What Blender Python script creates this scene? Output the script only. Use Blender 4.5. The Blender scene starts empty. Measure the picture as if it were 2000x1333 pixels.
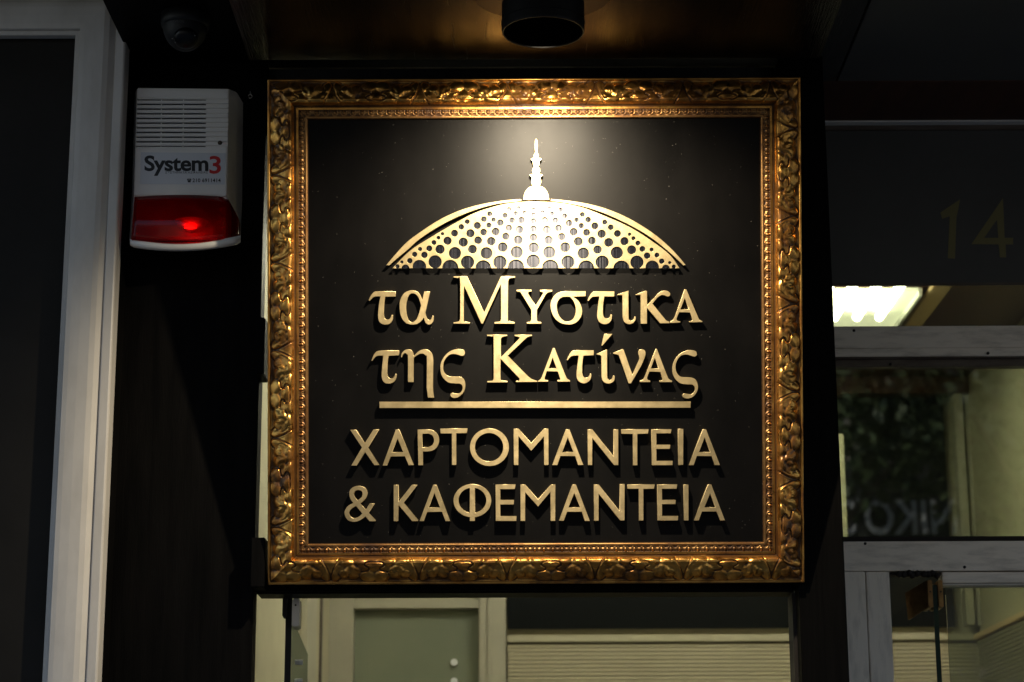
import bpy, bmesh, math, random
import numpy as np
from mathutils import Vector, Matrix
random.seed(7); np.random.seed(7)
C = bpy.context.scene
COL = C.collection
rad = math.radians
# ------------------------------------------------------------------ camera
F = 4012.0                                    # focal length in pixels of the 2000 px wide photograph
cam_d = bpy.data.cameras.new('camera'); cam = bpy.data.objects.new('camera', cam_d); COL.objects.link(cam)
cam_d.sensor_width = 36.0; cam_d.lens = F / 2000 * 36
cam.matrix_world = Matrix.Translation((0, 0, 1.6)) @ Matrix.Rotation(rad(104.1), 4, 'X') @ Matrix.Rotation(-0.004, 4, 'Z')
cam_d.clip_start = 0.05; cam_d.clip_end = 400
cam_d.dof.use_dof = True; cam_d.dof.focus_distance = 4.02; cam_d.dof.aperture_fstop = 6.3
C.camera = cam
# ------------------------------------------------------------------ world, sun, exposure
world = bpy.data.worlds.new('World'); C.world = world; world.use_nodes = True
wn = world.node_tree.nodes; wl = world.node_tree.links
sky = wn.new('ShaderNodeTexSky'); sky.sky_type = 'NISHITA'; sky.sun_disc = False
SUN_EL, SUN_AZ = rad(54), rad(20)             # the sun stands behind our building: the front is in shade
sky.sun_elevation = SUN_EL; sky.sun_rotation = SUN_AZ
wl.new(sky.outputs[0], wn['Background'].inputs[0]); wn['Background'].inputs[1].default_value = 0.15
sun_d = bpy.data.lights.new('sun', 'SUN'); sun_d.energy = 2.5; sun_d.angle = rad(0.5); sun_d.color = (1, .95, .87)
sun = bpy.data.objects.new('sun', sun_d); COL.objects.link(sun)
sdir = Vector((math.sin(SUN_AZ) * math.cos(SUN_EL), math.cos(SUN_AZ) * math.cos(SUN_EL), math.sin(SUN_EL)))
sun.rotation_euler = sdir.to_track_quat('Z', 'Y').to_euler(); sun.location = (0, 0, 30)
C.view_settings.view_transform = 'Standard'; C.view_settings.look = 'None'
C.view_settings.gamma = 1; C.view_settings.use_curve_mapping = False
C.view_settings.exposure = 0.45
SPOT_W = 54.0
C.cycles.max_bounces = 8; C.cycles.transparent_max_bounces = 12
C.cycles.sample_clamp_indirect = 4

# ------------------------------------------------------------------ helpers
MW = cam.matrix_world.copy(); R3 = MW.to_3x3(); EYE = MW.translation.copy()
def ray(px, py): return R3 @ Vector(((px - 1000) / F, (666.5 - py) / F, -1))
def P(px, py, Y):
    d = ray(px, py); t = (Y - EYE.y) / d.y
    return EYE + d * t
def PX(px, py, Y): return P(px, py, Y).x
def PZ(px, py, Y): return P(px, py, Y).z
def onz(px, py, z):
    d = ray(px, py); t = (z - EYE.z) / d.z
    return EYE + d * t

def tag(o, label=None, cat=None, group=None, kind=None):
    if label: o['label'] = label
    if cat: o['category'] = cat
    if group: o['group'] = group
    if kind: o['kind'] = kind
    return o
def empty(name, loc=(0, 0, 0), rot=None, **k):
    o = bpy.data.objects.new(name, None); COL.objects.link(o); o.location = loc
    o.empty_display_size = .05
    if rot: o.rotation_euler = rot
    return tag(o, **k)
def link(name, me, m=None, parent=None, smooth=False, loc=None, **k):
    o = bpy.data.objects.new(name, me); COL.objects.link(o)
    if m and not me.materials: me.materials.append(m)
    if smooth:
        me.polygons.foreach_set('use_smooth', [True] * len(me.polygons))
    if parent:
        o.parent = parent
    if loc is not None: o.location = loc
    return tag(o, **k)
class MB:
    def __init__(s): s.v = []; s.f = []
    def box(s, x0, x1, y0, y1, z0, z1):
        n = len(s.v)
        s.v += [(x, y, z) for z in (z0, z1) for y in (y0, y1) for x in (x0, x1)]
        s.f += [tuple(n + i for i in q) for q in ((0, 2, 3, 1), (4, 5, 7, 6), (0, 1, 5, 4), (2, 6, 7, 3), (0, 4, 6, 2), (1, 3, 7, 5))]
        return s
    def hexa(s, front, back):
        """front/back: 4 points each, same winding"""
        n = len(s.v); s.v += [tuple(p) for p in front] + [tuple(p) for p in back]
        s.f += [tuple(n + i for i in q) for q in ((0, 1, 2, 3), (7, 6, 5, 4), (0, 4, 5, 1), (1, 5, 6, 2), (2, 6, 7, 3), (3, 7, 4, 0))]
        return s
    def lathe(s, prof, n=48, c=(0, 0, 0)):
        """prof: (r, z) from top to bottom, axis z"""
        b = len(s.v)
        for r, z in prof:
            for i in range(n):
                a = 2 * math.pi * i / n
                s.v.append((c[0] + r * math.cos(a), c[1] + r * math.sin(a), c[2] + z))
        for j in range(len(prof) - 1):
            for i in range(n):
                s.f.append((b + j * n + i, b + j * n + (i + 1) % n, b + (j + 1) * n + (i + 1) % n, b + (j + 1) * n + i))
        return s
    def tube(s, a, bb, r, n=10):
        a = Vector(a); bb = Vector(bb); d = (bb - a).normalized()
        u = d.orthogonal().normalized(); w = d.cross(u); b = len(s.v)
        for p in (a, bb):
            for i in range(n):
                t = 2 * math.pi * i / n
                s.v.append(tuple(p + u * r * math.cos(t) + w * r * math.sin(t)))
        for i in range(n): s.f.append((b + i, b + (i + 1) % n, b + n + (i + 1) % n, b + n + i))
        s.f += [tuple(b + i for i in reversed(range(n))), tuple(b + n + i for i in range(n))]
        return s
    def build(s, name, m=None, parent=None, bevel=0, smooth=False, **k):
        me = bpy.data.meshes.new(name); me.from_pydata(s.v, [], s.f)
        bm = bmesh.new(); bm.from_mesh(me)
        bmesh.ops.recalc_face_normals(bm, faces=bm.faces)
        if bevel:
            bmesh.ops.bevel(bm, geom=bm.edges[:], offset=bevel, segments=2, affect='EDGES', clamp_overlap=True)
        bm.to_mesh(me); bm.free()
        return link(name, me, m, parent, smooth, **k)
def box(name, m, x0, x1, y0, y1, z0, z1, parent=None, bevel=0.002, **k):
    return MB().box(min(x0, x1), max(x0, x1), min(y0, y1), max(y0, y1), min(z0, z1), max(z0, z1)).build(name, m, parent, bevel, **k)

# ------------------------------------------------------------------ materials
def mat(name, col, rough=.5, metal=0, col2=None, nscale=8, stretch=(1, 1, 1), lo=.35, hi=.65, bump=0, bscale=60,
        rvar=0, coat=0, emit=None, estr=0, spec=.5, specks=0, detail=6, trans=0, ior=1.45, aniso=0):
    m = bpy.data.materials.new(name); m.use_nodes = True
    n = m.node_tree.nodes; l = m.node_tree.links; b = n['Principled BSDF']
    b.inputs['Base Color'].default_value = (*col, 1); b.inputs['Roughness'].default_value = rough
    b.inputs['Metallic'].default_value = metal; b.inputs['Coat Weight'].default_value = coat
    b.inputs['Coat Roughness'].default_value = .15
    b.inputs['Specular IOR Level'].default_value = spec
    b.inputs['Transmission Weight'].default_value = trans; b.inputs['IOR'].default_value = ior
    if emit: b.inputs['Emission Color'].default_value = (*emit, 1); b.inputs['Emission Strength'].default_value = estr
    if aniso:
        b.inputs['Anisotropic'].default_value = aniso
        tg = n.new('ShaderNodeCombineXYZ'); tg.inputs[0].default_value = 0; tg.inputs[1].default_value = -.216; tg.inputs[2].default_value = .976
        l.new(tg.outputs[0], b.inputs['Tangent'])
    tc = n.new('ShaderNodeTexCoord'); mp = n.new('ShaderNodeMapping'); mp.inputs['Scale'].default_value = stretch
    l.new(tc.outputs['Object'], mp.inputs[0])
    out = None
    if col2 is not None or rvar:
        t = n.new('ShaderNodeTexNoise'); t.inputs['Scale'].default_value = nscale; t.inputs['Detail'].default_value = detail
        t.inputs['Roughness'].default_value = .62
        l.new(mp.outputs[0], t.inputs[0])
        r = n.new('ShaderNodeMapRange'); r.inputs[1].default_value = lo; r.inputs[2].default_value = hi
        l.new(t.outputs[0], r.inputs[0])
        if col2 is not None:
            mx = n.new('ShaderNodeMix'); mx.data_type = 'RGBA'
            mx.inputs[6].default_value = (*col, 1); mx.inputs[7].default_value = (*col2, 1)
            l.new(r.outputs[0], mx.inputs[0]); out = mx.outputs[2]
        if rvar:
            rr = n.new('ShaderNodeMapRange'); rr.inputs[3].default_value = rough - rvar; rr.inputs[4].default_value = rough + rvar
            l.new(r.outputs[0], rr.inputs[0]); l.new(rr.outputs[0], b.inputs['Roughness'])
    if specks:
        t2 = n.new('ShaderNodeTexVoronoi'); t2.inputs['Scale'].default_value = 95; t2.inputs['Randomness'].default_value = 1
        l.new(tc.outputs['Object'], t2.inputs[0])
        c2 = n.new('ShaderNodeMath'); c2.operation = 'LESS_THAN'; c2.inputs[1].default_value = specks
        l.new(t2.outputs['Distance'], c2.inputs[0])
        mx2 = n.new('ShaderNodeMix'); mx2.data_type = 'RGBA'; mx2.inputs[6].default_value = (*col, 1)
        if out: l.new(out, mx2.inputs[6])
        mx2.inputs[7].default_value = (.42, .40, .36, 1); l.new(c2.outputs[0], mx2.inputs[0]); out = mx2.outputs[2]
    if out: l.new(out, b.inputs['Base Color'])
    if bump:
        t3 = n.new('ShaderNodeTexNoise'); t3.inputs['Scale'].default_value = bscale; t3.inputs['Detail'].default_value = 4
        l.new(mp.outputs[0], t3.inputs[0])
        bp = n.new('ShaderNodeBump'); bp.inputs['Strength'].default_value = bump; bp.inputs['Distance'].default_value = .002
        l.new(t3.outputs[0], bp.inputs['Height']); l.new(bp.outputs[0], b.inputs['Normal'])
    return m

def glass(name, tint=(1, 1, 1), body=(.02, .02, .02), opaque=0.0, rough=.02, dirt=0.0):
    """window pane: clear (transparent) film plus a fresnel reflection; some dirt"""
    m = bpy.data.materials.new(name); m.use_nodes = True
    n = m.node_tree.nodes; l = m.node_tree.links; n.remove(n['Principled BSDF']); out = n['Material Output']
    tr = n.new('ShaderNodeBsdfTransparent'); tr.inputs[0].default_value = (*tint, 1)
    df = n.new('ShaderNodeBsdfDiffuse'); df.inputs[0].default_value = (*body, 1)
    gl = n.new('ShaderNodeBsdfGlossy'); gl.inputs['Roughness'].default_value = rough
    fr = n.new('ShaderNodeFresnel'); fr.inputs[0].default_value = 1.52
    ml = n.new('ShaderNodeMath'); ml.operation = 'MULTIPLY'; ml.inputs[1].default_value = 3.4
    l.new(fr.outputs[0], ml.inputs[0])
    a = n.new('ShaderNodeMixShader'); l.new(tr.outputs[0], a.inputs[1]); l.new(df.outputs[0], a.inputs[2])
    if dirt:
        tc = n.new('ShaderNodeTexCoord'); t = n.new('ShaderNodeTexNoise'); t.inputs['Scale'].default_value = 14; t.inputs['Detail'].default_value = 8
        l.new(tc.outputs['Object'], t.inputs[0])
        mr = n.new('ShaderNodeMapRange'); mr.inputs[1].default_value = .45; mr.inputs[2].default_value = .75
        mr.inputs[3].default_value = opaque; mr.inputs[4].default_value = opaque + dirt
        l.new(t.outputs[0], mr.inputs[0]); l.new(mr.outputs[0], a.inputs[0])
    else: a.inputs[0].default_value = opaque
    b = n.new('ShaderNodeMixShader'); l.new(ml.outputs[0], b.inputs[0]); l.new(a.outputs[0], b.inputs[1]); l.new(gl.outputs[0], b.inputs[2])
    l.new(b.outputs[0], out.inputs[0])
    return m

M = {}
M['black_wood'] = mat('black lacquered wood', (.0022, .0021, .002), .5, col2=(.0045, .0042, .004), nscale=5, stretch=(9, 1, .7), bump=.25, bscale=40, spec=.05)
M['soffit'] = mat('dark lacquered soffit wood', (.003, .002, .0015), .22, col2=(.009, .005, .003), nscale=6, stretch=(22, .9, 1), lo=.3, hi=.7, bump=.35, bscale=16, rvar=.06, coat=0, spec=.42)
M['grey_wood'] = mat('grey wood grain panel', (.020, .021, .022), .6, col2=(.035, .036, .037), nscale=6, stretch=(14, 1.2, 1), bump=.4, bscale=30)
M['board'] = mat('satin black sign board', (.0012, .0011, .0011), .43, col2=(.0026, .0023, .0022), nscale=7, stretch=(1, 1, .5), spec=.21, aniso=.56, specks=.032, bump=.12, bscale=1300, rvar=.03)
M['letter'] = mat('brushed gold letter film', (.53, .42, .225), .44, .74, aniso=.66, col2=(.61, .49, .275), nscale=46, rvar=.05, bump=.10, bscale=420)
M['letter_edge'] = mat('gold acrylic edge', (.62, .5, .28), .3, .5)
M['can'] = mat('matt black powder coat', (.006, .006, .007), .5, spec=.3, bump=.1, bscale=300)
M['canopy'] = mat('bronze lacquered canopy', (.05, .026, .011), .4, .5)
M['void'] = mat('black flocked baffle', (.0012, .0012, .0012), 1, spec=0)
M['white_frame'] = mat('dirty white painted aluminium', (.66, .63, .58), .36, col2=(.50, .475, .43), nscale=6, stretch=(2, 2, .8), lo=.42, hi=.8, spec=.5, bump=.1, bscale=20, rvar=.06)
M['alu'] = mat('stained anodised aluminium', (.88, .81, .71), .42, .05, col2=(.46, .42, .36), nscale=11, stretch=(1, 3, 5), lo=.47, hi=.78, bump=.15, bscale=90, detail=10)
M['alu_v'] = mat('stained anodised aluminium stile', (.88, .81, .70), .42, .05, col2=(.52, .475, .41), nscale=11, stretch=(5, 3, 1), lo=.48, hi=.8, bump=.15, bscale=90, detail=10)
M['gasket'] = mat('black rubber gasket', (.012, .009, .007), .7)
M['brown'] = mat('brown bronze trim', (.13, .11, .09), .45, .2, col2=(.07, .05, .04), nscale=9, stretch=(1, 1, 5))
M['dark_panel'] = mat('dark infill panel', (.016, .0145, .012), .5, col2=(.022, .020, .017), nscale=4, spec=.15)
M['film'] = mat('dark window film', (.066, .068, .067), .4, col2=(.083, .084, .082), nscale=3, spec=.5)
M['film_gold'] = mat('faded gold vinyl', (.19, .17, .07), .5)
M['plastic'] = mat('white abs plastic', (.86, .84, .81), .38, col2=(.78, .76, .72), nscale=5, bump=.05, bscale=200)
M['slot_shade'] = mat('slot shadow black', (.01, .01, .01), .7)  # black stands in for the shade inside the louvre slots
M['sticker'] = mat('glossy label film', (.66, .68, .72), .22)
M['ink'] = mat('black ink', (.012, .012, .014), .4)
M['red_ink'] = mat('red ink', (.55, .02, .02), .4)
M['grey_ink'] = mat('grey print', (.10, .10, .10), .4)
M['steel'] = mat('brushed steel', (.5, .5, .5), .3, .9, bump=.1, bscale=200)
M['bronze'] = mat('bronze clamp', (.36, .22, .085), .36, .85, col2=(.18, .10, .04), nscale=30, bump=.1)
M['cream'] = mat('cream painted wall', (.55, .51, .365), .55, col2=(.46, .43, .30), nscale=2)
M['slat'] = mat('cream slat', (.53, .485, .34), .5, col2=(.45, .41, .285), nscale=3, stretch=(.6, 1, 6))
M['lobby_dark'] = mat('dark green glass panel', (.006, .0075, .008), .3, spec=.2)
M['lobby_frame'] = mat('cream door frame', (.50, .475, .37), .4, col2=(.42, .40, .315), nscale=4)
M['lobby_pane'] = mat('frosted green pane', (.27, .29, .21), .25, col2=(.22, .245, .18), nscale=1.5)
M['wood_ceil'] = mat('brown red ceiling wood', (.085, .030, .016), .45, col2=(.05, .018, .011), nscale=4, stretch=(9, 1, 1))
M['wood_strip'] = mat('light wood strip', (.8, .58, .32), .4)
M['slat_side'] = mat('shaded olive slat', (.33, .30, .19), .5, col2=(.26, .235, .15), nscale=3, stretch=(1, .6, 6))  # darkened copy of the cream slat, side wall shade put into its colour
M['lum_white'] = mat('white luminaire reflector', (.8, .8, .72), .4)
M['tube'] = mat('lit fluorescent tube', (1, 1, .9), .5, emit=(1, .97, .78), estr=14)
M['diffuser'] = mat('lit reflector tray', (.8, .8, .66), .5, emit=(1, .96, .66), estr=1.15)
M['stone'] = mat('pavement slab', (.22, .21, .19), .8, col2=(.15, .145, .135), nscale=3, bump=.3, bscale=30)
M['asphalt'] = mat('asphalt', (.05, .05, .052), .85, col2=(.035, .035, .036), nscale=20, bump=.5, bscale=80)
M['tile'] = mat('lobby floor', (.3, .28, .24), .3, col2=(.22, .2, .17), nscale=2)
M['render'] = mat('facade render', (.33, .30, .25), .8, col2=(.25, .23, .19), nscale=1.5, bump=.2)
M['render2'] = mat('upper facade stone', (.30, .28, .25), .8, col2=(.24, .22, .2), nscale=1.5, bump=.2)
M['opp_glass'] = mat('opposite window glass', (.02, .025, .03), .08, spec=.8)
M['fascia'] = mat('charcoal shop fascia', (.02, .022, .025), .5)
M['white_letter'] = mat('white sign letters', (.88, .9, .92), .4)
M['bark'] = mat('bark', (.09, .065, .045), .9, col2=(.05, .037, .027), nscale=12, stretch=(4, 4, 1), bump=.6)
M['leaf'] = mat('leaf green', (.055, .085, .03), .5, col2=(.09, .12, .045), nscale=2)
M['glass'] = glass('clear shop glass', (.68, .72, .64), (.20, .19, .15), .0, .015, .05)
M['door_glass'] = glass('greenish door glass', (.55, .62, .52), (.22, .26, .19), .42, .03)
M['glass_edge'] = mat('green glass edge', (.008, .03, .022), .2)
M['lens_cctv'] = mat('smoked lens', (.004, .004, .005), .3, spec=.4)
M['cctv'] = mat('dark grey camera shell', (.014, .015, .016), .5)
# red strobe lens: tinted transparent plastic shell
M['red_shell'] = mat('red polycarbonate', (.30, .002, .003), .12, spec=.5, col2=(.20, .0015, .002), nscale=3, stretch=(1, 1, 3))
# gilded frame with brown patina kept in the carved hollows
def gilded(nm='antique gilding', ca=(.68, .37, .095), cb=(.40, .175, .038), r0_=.25, r1_=.42, bmp=.3):
    m = bpy.data.materials.new(nm); m.use_nodes = True
    n = m.node_tree.nodes; l = m.node_tree.links; b = n['Principled BSDF']
    at = n.new('ShaderNodeAttribute'); at.attribute_name = 'hollow'
    tc = n.new('ShaderNodeTexCoord'); t = n.new('ShaderNodeTexNoise'); t.inputs['Scale'].default_value = 55; t.inputs['Detail'].default_value = 9; t.inputs['Roughness'].default_value = .7
    l.new(tc.outputs['Object'], t.inputs[0])
    t2 = n.new('ShaderNodeTexNoise'); t2.inputs['Scale'].default_value = 17; t2.inputs['Detail'].default_value = 5
    l.new(tc.outputs['Object'], t2.inputs[0])
    g = n.new('ShaderNodeMix'); g.data_type = 'RGBA'; g.inputs[6].default_value = (*ca, 1); g.inputs[7].default_value = (*cb, 1)
    r0 = n.new('ShaderNodeMapRange'); r0.inputs[1].default_value = .4; r0.inputs[2].default_value = .62; l.new(t2.outputs[0], r0.inputs[0]); l.new(r0.outputs[0], g.inputs[0])
    # hollow + noise -> patina amount
    ad = n.new('ShaderNodeMath'); ad.operation = 'ADD'; l.new(at.outputs['Fac'], ad.inputs[0])
    sc = n.new('ShaderNodeMath'); sc.operation = 'MULTIPLY_ADD'; sc.inputs[1].default_value = 1.9; sc.inputs[2].default_value = -.92; l.new(t.outputs[0], sc.inputs[0]); l.new(sc.outputs[0], ad.inputs[1])
    s2 = n.new('ShaderNodeMath'); s2.operation = 'MULTIPLY_ADD'; s2.inputs[1].default_value = 2.2; s2.inputs[2].default_value = -1.1; l.new(t2.outputs[0], s2.inputs[0])
    a2 = n.new('ShaderNodeMath'); a2.operation = 'ADD'; l.new(ad.outputs[0], a2.inputs[0]); l.new(s2.outputs[0], a2.inputs[1])
    r1 = n.new('ShaderNodeMapRange'); r1.inputs[1].default_value = .06; r1.inputs[2].default_value = .66; r1.inputs[4].default_value = .92; l.new(a2.outputs[0], r1.inputs[0])
    mx = n.new('ShaderNodeMix'); mx.data_type = 'RGBA'; l.new(r1.outputs[0], mx.inputs[0]); l.new(g.outputs[2], mx.inputs[6]); mx.inputs[7].default_value = (.050, .020, .007, 1)
    l.new(mx.outputs[2], b.inputs['Base Color'])
    mt = n.new('ShaderNodeMapRange'); mt.inputs[3].default_value = 1; mt.inputs[4].default_value = .15; l.new(r1.outputs[0], mt.inputs[0]); l.new(mt.outputs[0], b.inputs['Metallic'])
    rr = n.new('ShaderNodeMapRange'); rr.inputs[1].default_value = .3; rr.inputs[2].default_value = .7; rr.inputs[3].default_value = r0_; rr.inputs[4].default_value = r1_; l.new(t.outputs[0], rr.inputs[0]); l.new(rr.outputs[0], b.inputs['Roughness'])
    t3 = n.new('ShaderNodeTexNoise'); t3.inputs['Scale'].default_value = 130; t3.inputs['Detail'].default_value = 3; l.new(tc.outputs['Object'], t3.inputs[0])
    bp = n.new('ShaderNodeBump'); bp.inputs['Strength'].default_value = bmp; bp.inputs['Distance'].default_value = .001; l.new(t3.outputs[0], bp.inputs['Height']); l.new(bp.outputs[0], b.inputs['Normal'])
    return m
M['gilt'] = gilded()
M['gilt_matt'] = gilded('matt bronze gilding', (.42, .235, .09), (.30, .145, .05), .36, .5, .2)
# semi transparent silver film behind the pierced dome, brushed vertically
def silver_film():
    m = bpy.data.materials.new('half silvered film'); m.use_nodes = True
    n = m.node_tree.nodes; l = m.node_tree.links; b = n['Principled BSDF']; out = n['Material Output']
    b.inputs['Metallic'].default_value = 1; b.inputs['Roughness'].default_value = .26; b.inputs['Anisotropic'].default_value = .8
    tg = n.new('ShaderNodeCombineXYZ'); tg.inputs[1].default_value = -.216; tg.inputs[2].default_value = .976; l.new(tg.outputs[0], b.inputs['Tangent'])
    tc = n.new('ShaderNodeTexCoord'); mp = n.new('ShaderNodeMapping'); mp.inputs['Scale'].default_value = (1, 1, .02)
    l.new(tc.outputs['Object'], mp.inputs[0])
    t = n.new('ShaderNodeTexNoise'); t.inputs['Scale'].default_value = 230; t.inputs['Detail'].default_value = 3; l.new(mp.outputs[0], t.inputs[0])
    cr = n.new('ShaderNodeMix'); cr.data_type = 'RGBA'; cr.inputs[6].default_value = (.15, .16, .20, 1); cr.inputs[7].default_value = (.40, .40, .46, 1)
    mr = n.new('ShaderNodeMapRange'); mr.inputs[1].default_value = .42; mr.inputs[2].default_value = .75; l.new(t.outputs[0], mr.inputs[0]); l.new(mr.outputs[0], cr.inputs[0])
    l.new(cr.outputs[2], b.inputs['Base Color'])
    bp = n.new('ShaderNodeBump'); bp.inputs['Strength'].default_value = .6; bp.inputs['Distance'].default_value = .0008; l.new(t.outputs[0], bp.inputs['Height']); l.new(bp.outputs[0], b.inputs['Normal'])
    tr = n.new('ShaderNodeBsdfTransparent'); mx = n.new('ShaderNodeMixShader'); mx.inputs[0].default_value = .38
    l.new(tr.outputs[0], mx.inputs[1]); l.new(b.outputs[0], mx.inputs[2]); l.new(mx.outputs[0], out.inputs[0])
    return m
M['silver'] = silver_film()

# ------------------------------------------------------------------ 2-D outline tools
def outline(s, org=(0, 0), k=8.0, steps=5):
    pts = []; cor = []
    for w in s.split():
        c = w.endswith('!'); x, y = w.rstrip('!').split(',')
        pts.append((org[0] + float(x) / k, org[1] + float(y) / k)); cor.append(c)
    n = len(pts); out = []
    for i in range(n):
        j = (i + 1) % n; p1, p2 = pts[i], pts[j]
        out.append(p1)
        if cor[i] and cor[j]: continue
        p0 = p1 if cor[i] else pts[i - 1]; p3 = p2 if cor[j] else pts[(j + 1) % n]
        for q in range(1, steps):
            t = q / steps; t2 = t * t; t3 = t2 * t
            out.append(tuple(.5 * (2 * p1[a] + (p2[a] - p0[a]) * t + (2 * p0[a] - 5 * p1[a] + 4 * p2[a] - p3[a]) * t2 + (3 * p1[a] - p0[a] - 3 * p2[a] + p3[a]) * t3) for a in (0, 1)))
    return out
def plate(name, loops, fmap, h0, h1, m, parent, bev=.0005, **k):
    """loops of pixel outlines -> solid plate between heights h0 and h1 on a plane (local x,z; outward -y)"""
    cu = bpy.data.curves.new(name, 'CURVE'); cu.dimensions = '2D'; cu.fill_mode = 'BOTH'
    for lp in loops:
        pts = [fmap(*p) for p in lp]
        sp = cu.splines.new('POLY'); sp.points.add(len(pts) - 1); sp.use_cyclic_u = True
        for i, p in enumerate(pts): sp.points[i].co = (p[0], p[1], 0, 1)
    half = (h1 - h0) / 2
    cu.extrude = max(half - bev, 1e-5); cu.bevel_depth = bev; cu.bevel_resolution = 1; cu.offset = -bev
    ob = bpy.data.objects.new('tmp', cu); COL.objects.link(ob)
    dg = bpy.context.evaluated_depsgraph_get(); me = bpy.data.meshes.new_from_object(ob.evaluated_get(dg))
    bpy.data.objects.remove(ob); bpy.data.curves.remove(cu)
    me.transform(Matrix.Translation((0, -(h0 + h1) / 2, 0)) @ Matrix.Rotation(math.pi / 2, 4, 'X'))
    me.name = name; me.materials.clear()
    return link(name, me, m, parent, **k)
def text_mesh(txt, bold=0.0, extr=.0004, space=1.0):
    cu = bpy.data.curves.new('txt', 'FONT'); cu.body = txt; cu.offset = bold; cu.extrude = extr; cu.space_character = space
    cu.resolution_u = 4
    ob = bpy.data.objects.new('tmp', cu); COL.objects.link(ob)
    dg = bpy.context.evaluated_depsgraph_get(); me = bpy.data.meshes.new_from_object(ob.evaluated_get(dg))
    bpy.data.objects.remove(ob); bpy.data.curves.remove(cu); me.materials.clear()
    return me
def fit_text(name, txt, q, m, parent, bold=0, thick=.0004, space=1.0, **k):
    """q: four corner points TL, TR, BR, BL in space; the text is fitted into the quad"""
    me = text_mesh(txt, bold, .01, space)
    xs = [v.co.x for v in me.vertices]; ys = [v.co.y for v in me.vertices]
    x0, x1, y0, y1 = min(xs), max(xs), min(ys), max(ys)
    q = [Vector(p) for p in q]; nrm = (q[1] - q[0]).cross(q[3] - q[0]).normalized() * -1
    for v in me.vertices:
        a = (v.co.x - x0) / (x1 - x0); b = (v.co.y - y0) / (y1 - y0)
        top = q[0].lerp(q[1], a); bot = q[3].lerp(q[2], a)
        v.co = bot.lerp(top, b) + nrm * (thick if v.co.z > 0 else 0)
    me.name = name
    return link(name, me, m, parent, **k)

# ================================================================== LARGE STRUCTURE
ZS = 3.216          # soffit height
YF = 4.42           # recessed neighbour shopfront
ground = box('ground', M['asphalt'], -60, 60, -40, 40, -1.2, -.12, bevel=0, kind='structure')
MB().box(-60, 60, -1.6, 4.5, -.3, 0).build('pavement', M['stone'], kind='structure')
box('pavement', M['stone'], -60, 60, -11.5, -8.6, -.3, 0, bevel=0, kind='structure')
MB().box(-1.0, 2.2, 4.5, 7.6, -.3, .002).build('lobby_floor', M['tile'], kind='structure')

# soffit of panels over the entrance
sof = empty('soffit', (0, 3.3, ZS), kind='structure')
xs_seam = onz(1654, 110, ZS).x
def child_box(name, m, x0, x1, y0, y1, z0, z1, par, bevel=.002, **k):
    o = box(name, m, x0, x1, y0, y1, z0, z1, None, bevel, **k)
    o.parent = par; o.matrix_parent_inverse = Matrix.Translation(-Vector(par.location)) if not par.rotation_euler.x else par.matrix_world.inverted()
    return o
child_box('soffit_panel', M['black_wood'], -.62, xs_seam - .085, 3.757, 4.06, ZS, ZS + .02, sof, 0)
ZL = 3.11                                     # lower lacquered box over the sign, the spotlight sits under it
child_box('soffit_panel', M['soffit'], PX(505, 700, 4.03), onz(1604, 110, ZL).x, 2.3, 3.756, ZL, ZS + .02, sof, .002)
child_box('soffit_panel', M['black_wood'], -.62, PX(505, 700, 4.03) - .001, 2.3, 3.757, ZS, ZS + .02, sof, 0)
child_box('soffit_panel', M['grey_wood'], xs_seam - .085, xs_seam - .0025, 2.3, 4.6, ZS - .0005, ZS + .02, sof, .001)
child_box('soffit_panel', M['film'], xs_seam + .0025, 2.4, 2.3, YF - .01, ZS, ZS + .02, sof, .001)
child_box('soffit_panel', M['black_wood'], PX(242, 100, 3.93), -.62, 2.3, 4.06, ZS, ZS + .02, sof, 0)
# building above the entrance (keeps the sun off the front)
up = empty('apartment_front', (0, 3.4, ZS + .03), label='stone faced upper storeys rising over the dark entrance soffit', cat='building')
child_box('wall', M['render2'], PX(242, 100, 3.93), 9, 2.3, 14, ZS + .021, 9.5, up, 0)
child_box('wall', M['render2'], -9, PX(242, 100, 3.93) - .001, 2.3, 14, 3.9, 9.5, up, 0)
child_box('wall_panel', M['black_wood'], PX(242, 100, 3.93) - .0005, PX(242, 100, 3.93) + .01, 2.31, 4.0, ZS + .001, 3.89, up, 0)
lw = empty('side_wall', (-2.6, 4, 0), label='dark wall left of the shop window, under the soffit', cat='wall')
child_box('wall_panel', M['black_wood'], -9, -2.6, 3.9, 14, 0, ZS, lw, 0)
rw = empty('side_wall', (2.4, 4, 0), label='dark wall right of the glazed lobby front, under the soffit', cat='wall')
child_box('wall_panel', M['black_wood'], 2.4, 9, 3.9, 14, 0, ZS, rw, 0)

# black portal: two pillars, fascia, header bar
XL = PX(499, 1000, 4.03); XLo = PX(222, 650, 4.03)
XRi = PX(1560, 1250, 4.03); XRo = PX(1645, 1000, 4.0)
por = empty('entrance_portal', (0, 4.05, 0), label='black wooden portal of two pillars and a fascia carrying the gold framed sign', cat='portal')
child_box('pillar', M['black_wood'], XLo - .03, XL, 4.03, 4.09, 0, ZS, por)
child_box('pillar', M['black_wood'], XRi, XRo, 4.0, 4.06, 0, ZS, por)
child_box('return_wall', M['black_wood'], XRo - .035, XRo - .004, 4.061, 4.40, 0, ZS, por)
zf = PZ(1000, 158, 4.06)
child_box('fascia', M['grey_wood'], XL, XRi, 4.06, 4.14, zf - .12, ZS - .003, por)
zh0 = PZ(1000, 1158, 4.035)
child_box('header_bar', M['black_wood'], XL + .002, XRi - .002, 4.035, 4.12, zh0, zh0 + .05, por, .004)
xj = PX(1549, 1250, 4.06)
child_box('door_jamb', M['gasket'], xj, xj + .009, 4.05, 4.12, 0, zh0 - .001, por)
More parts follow.
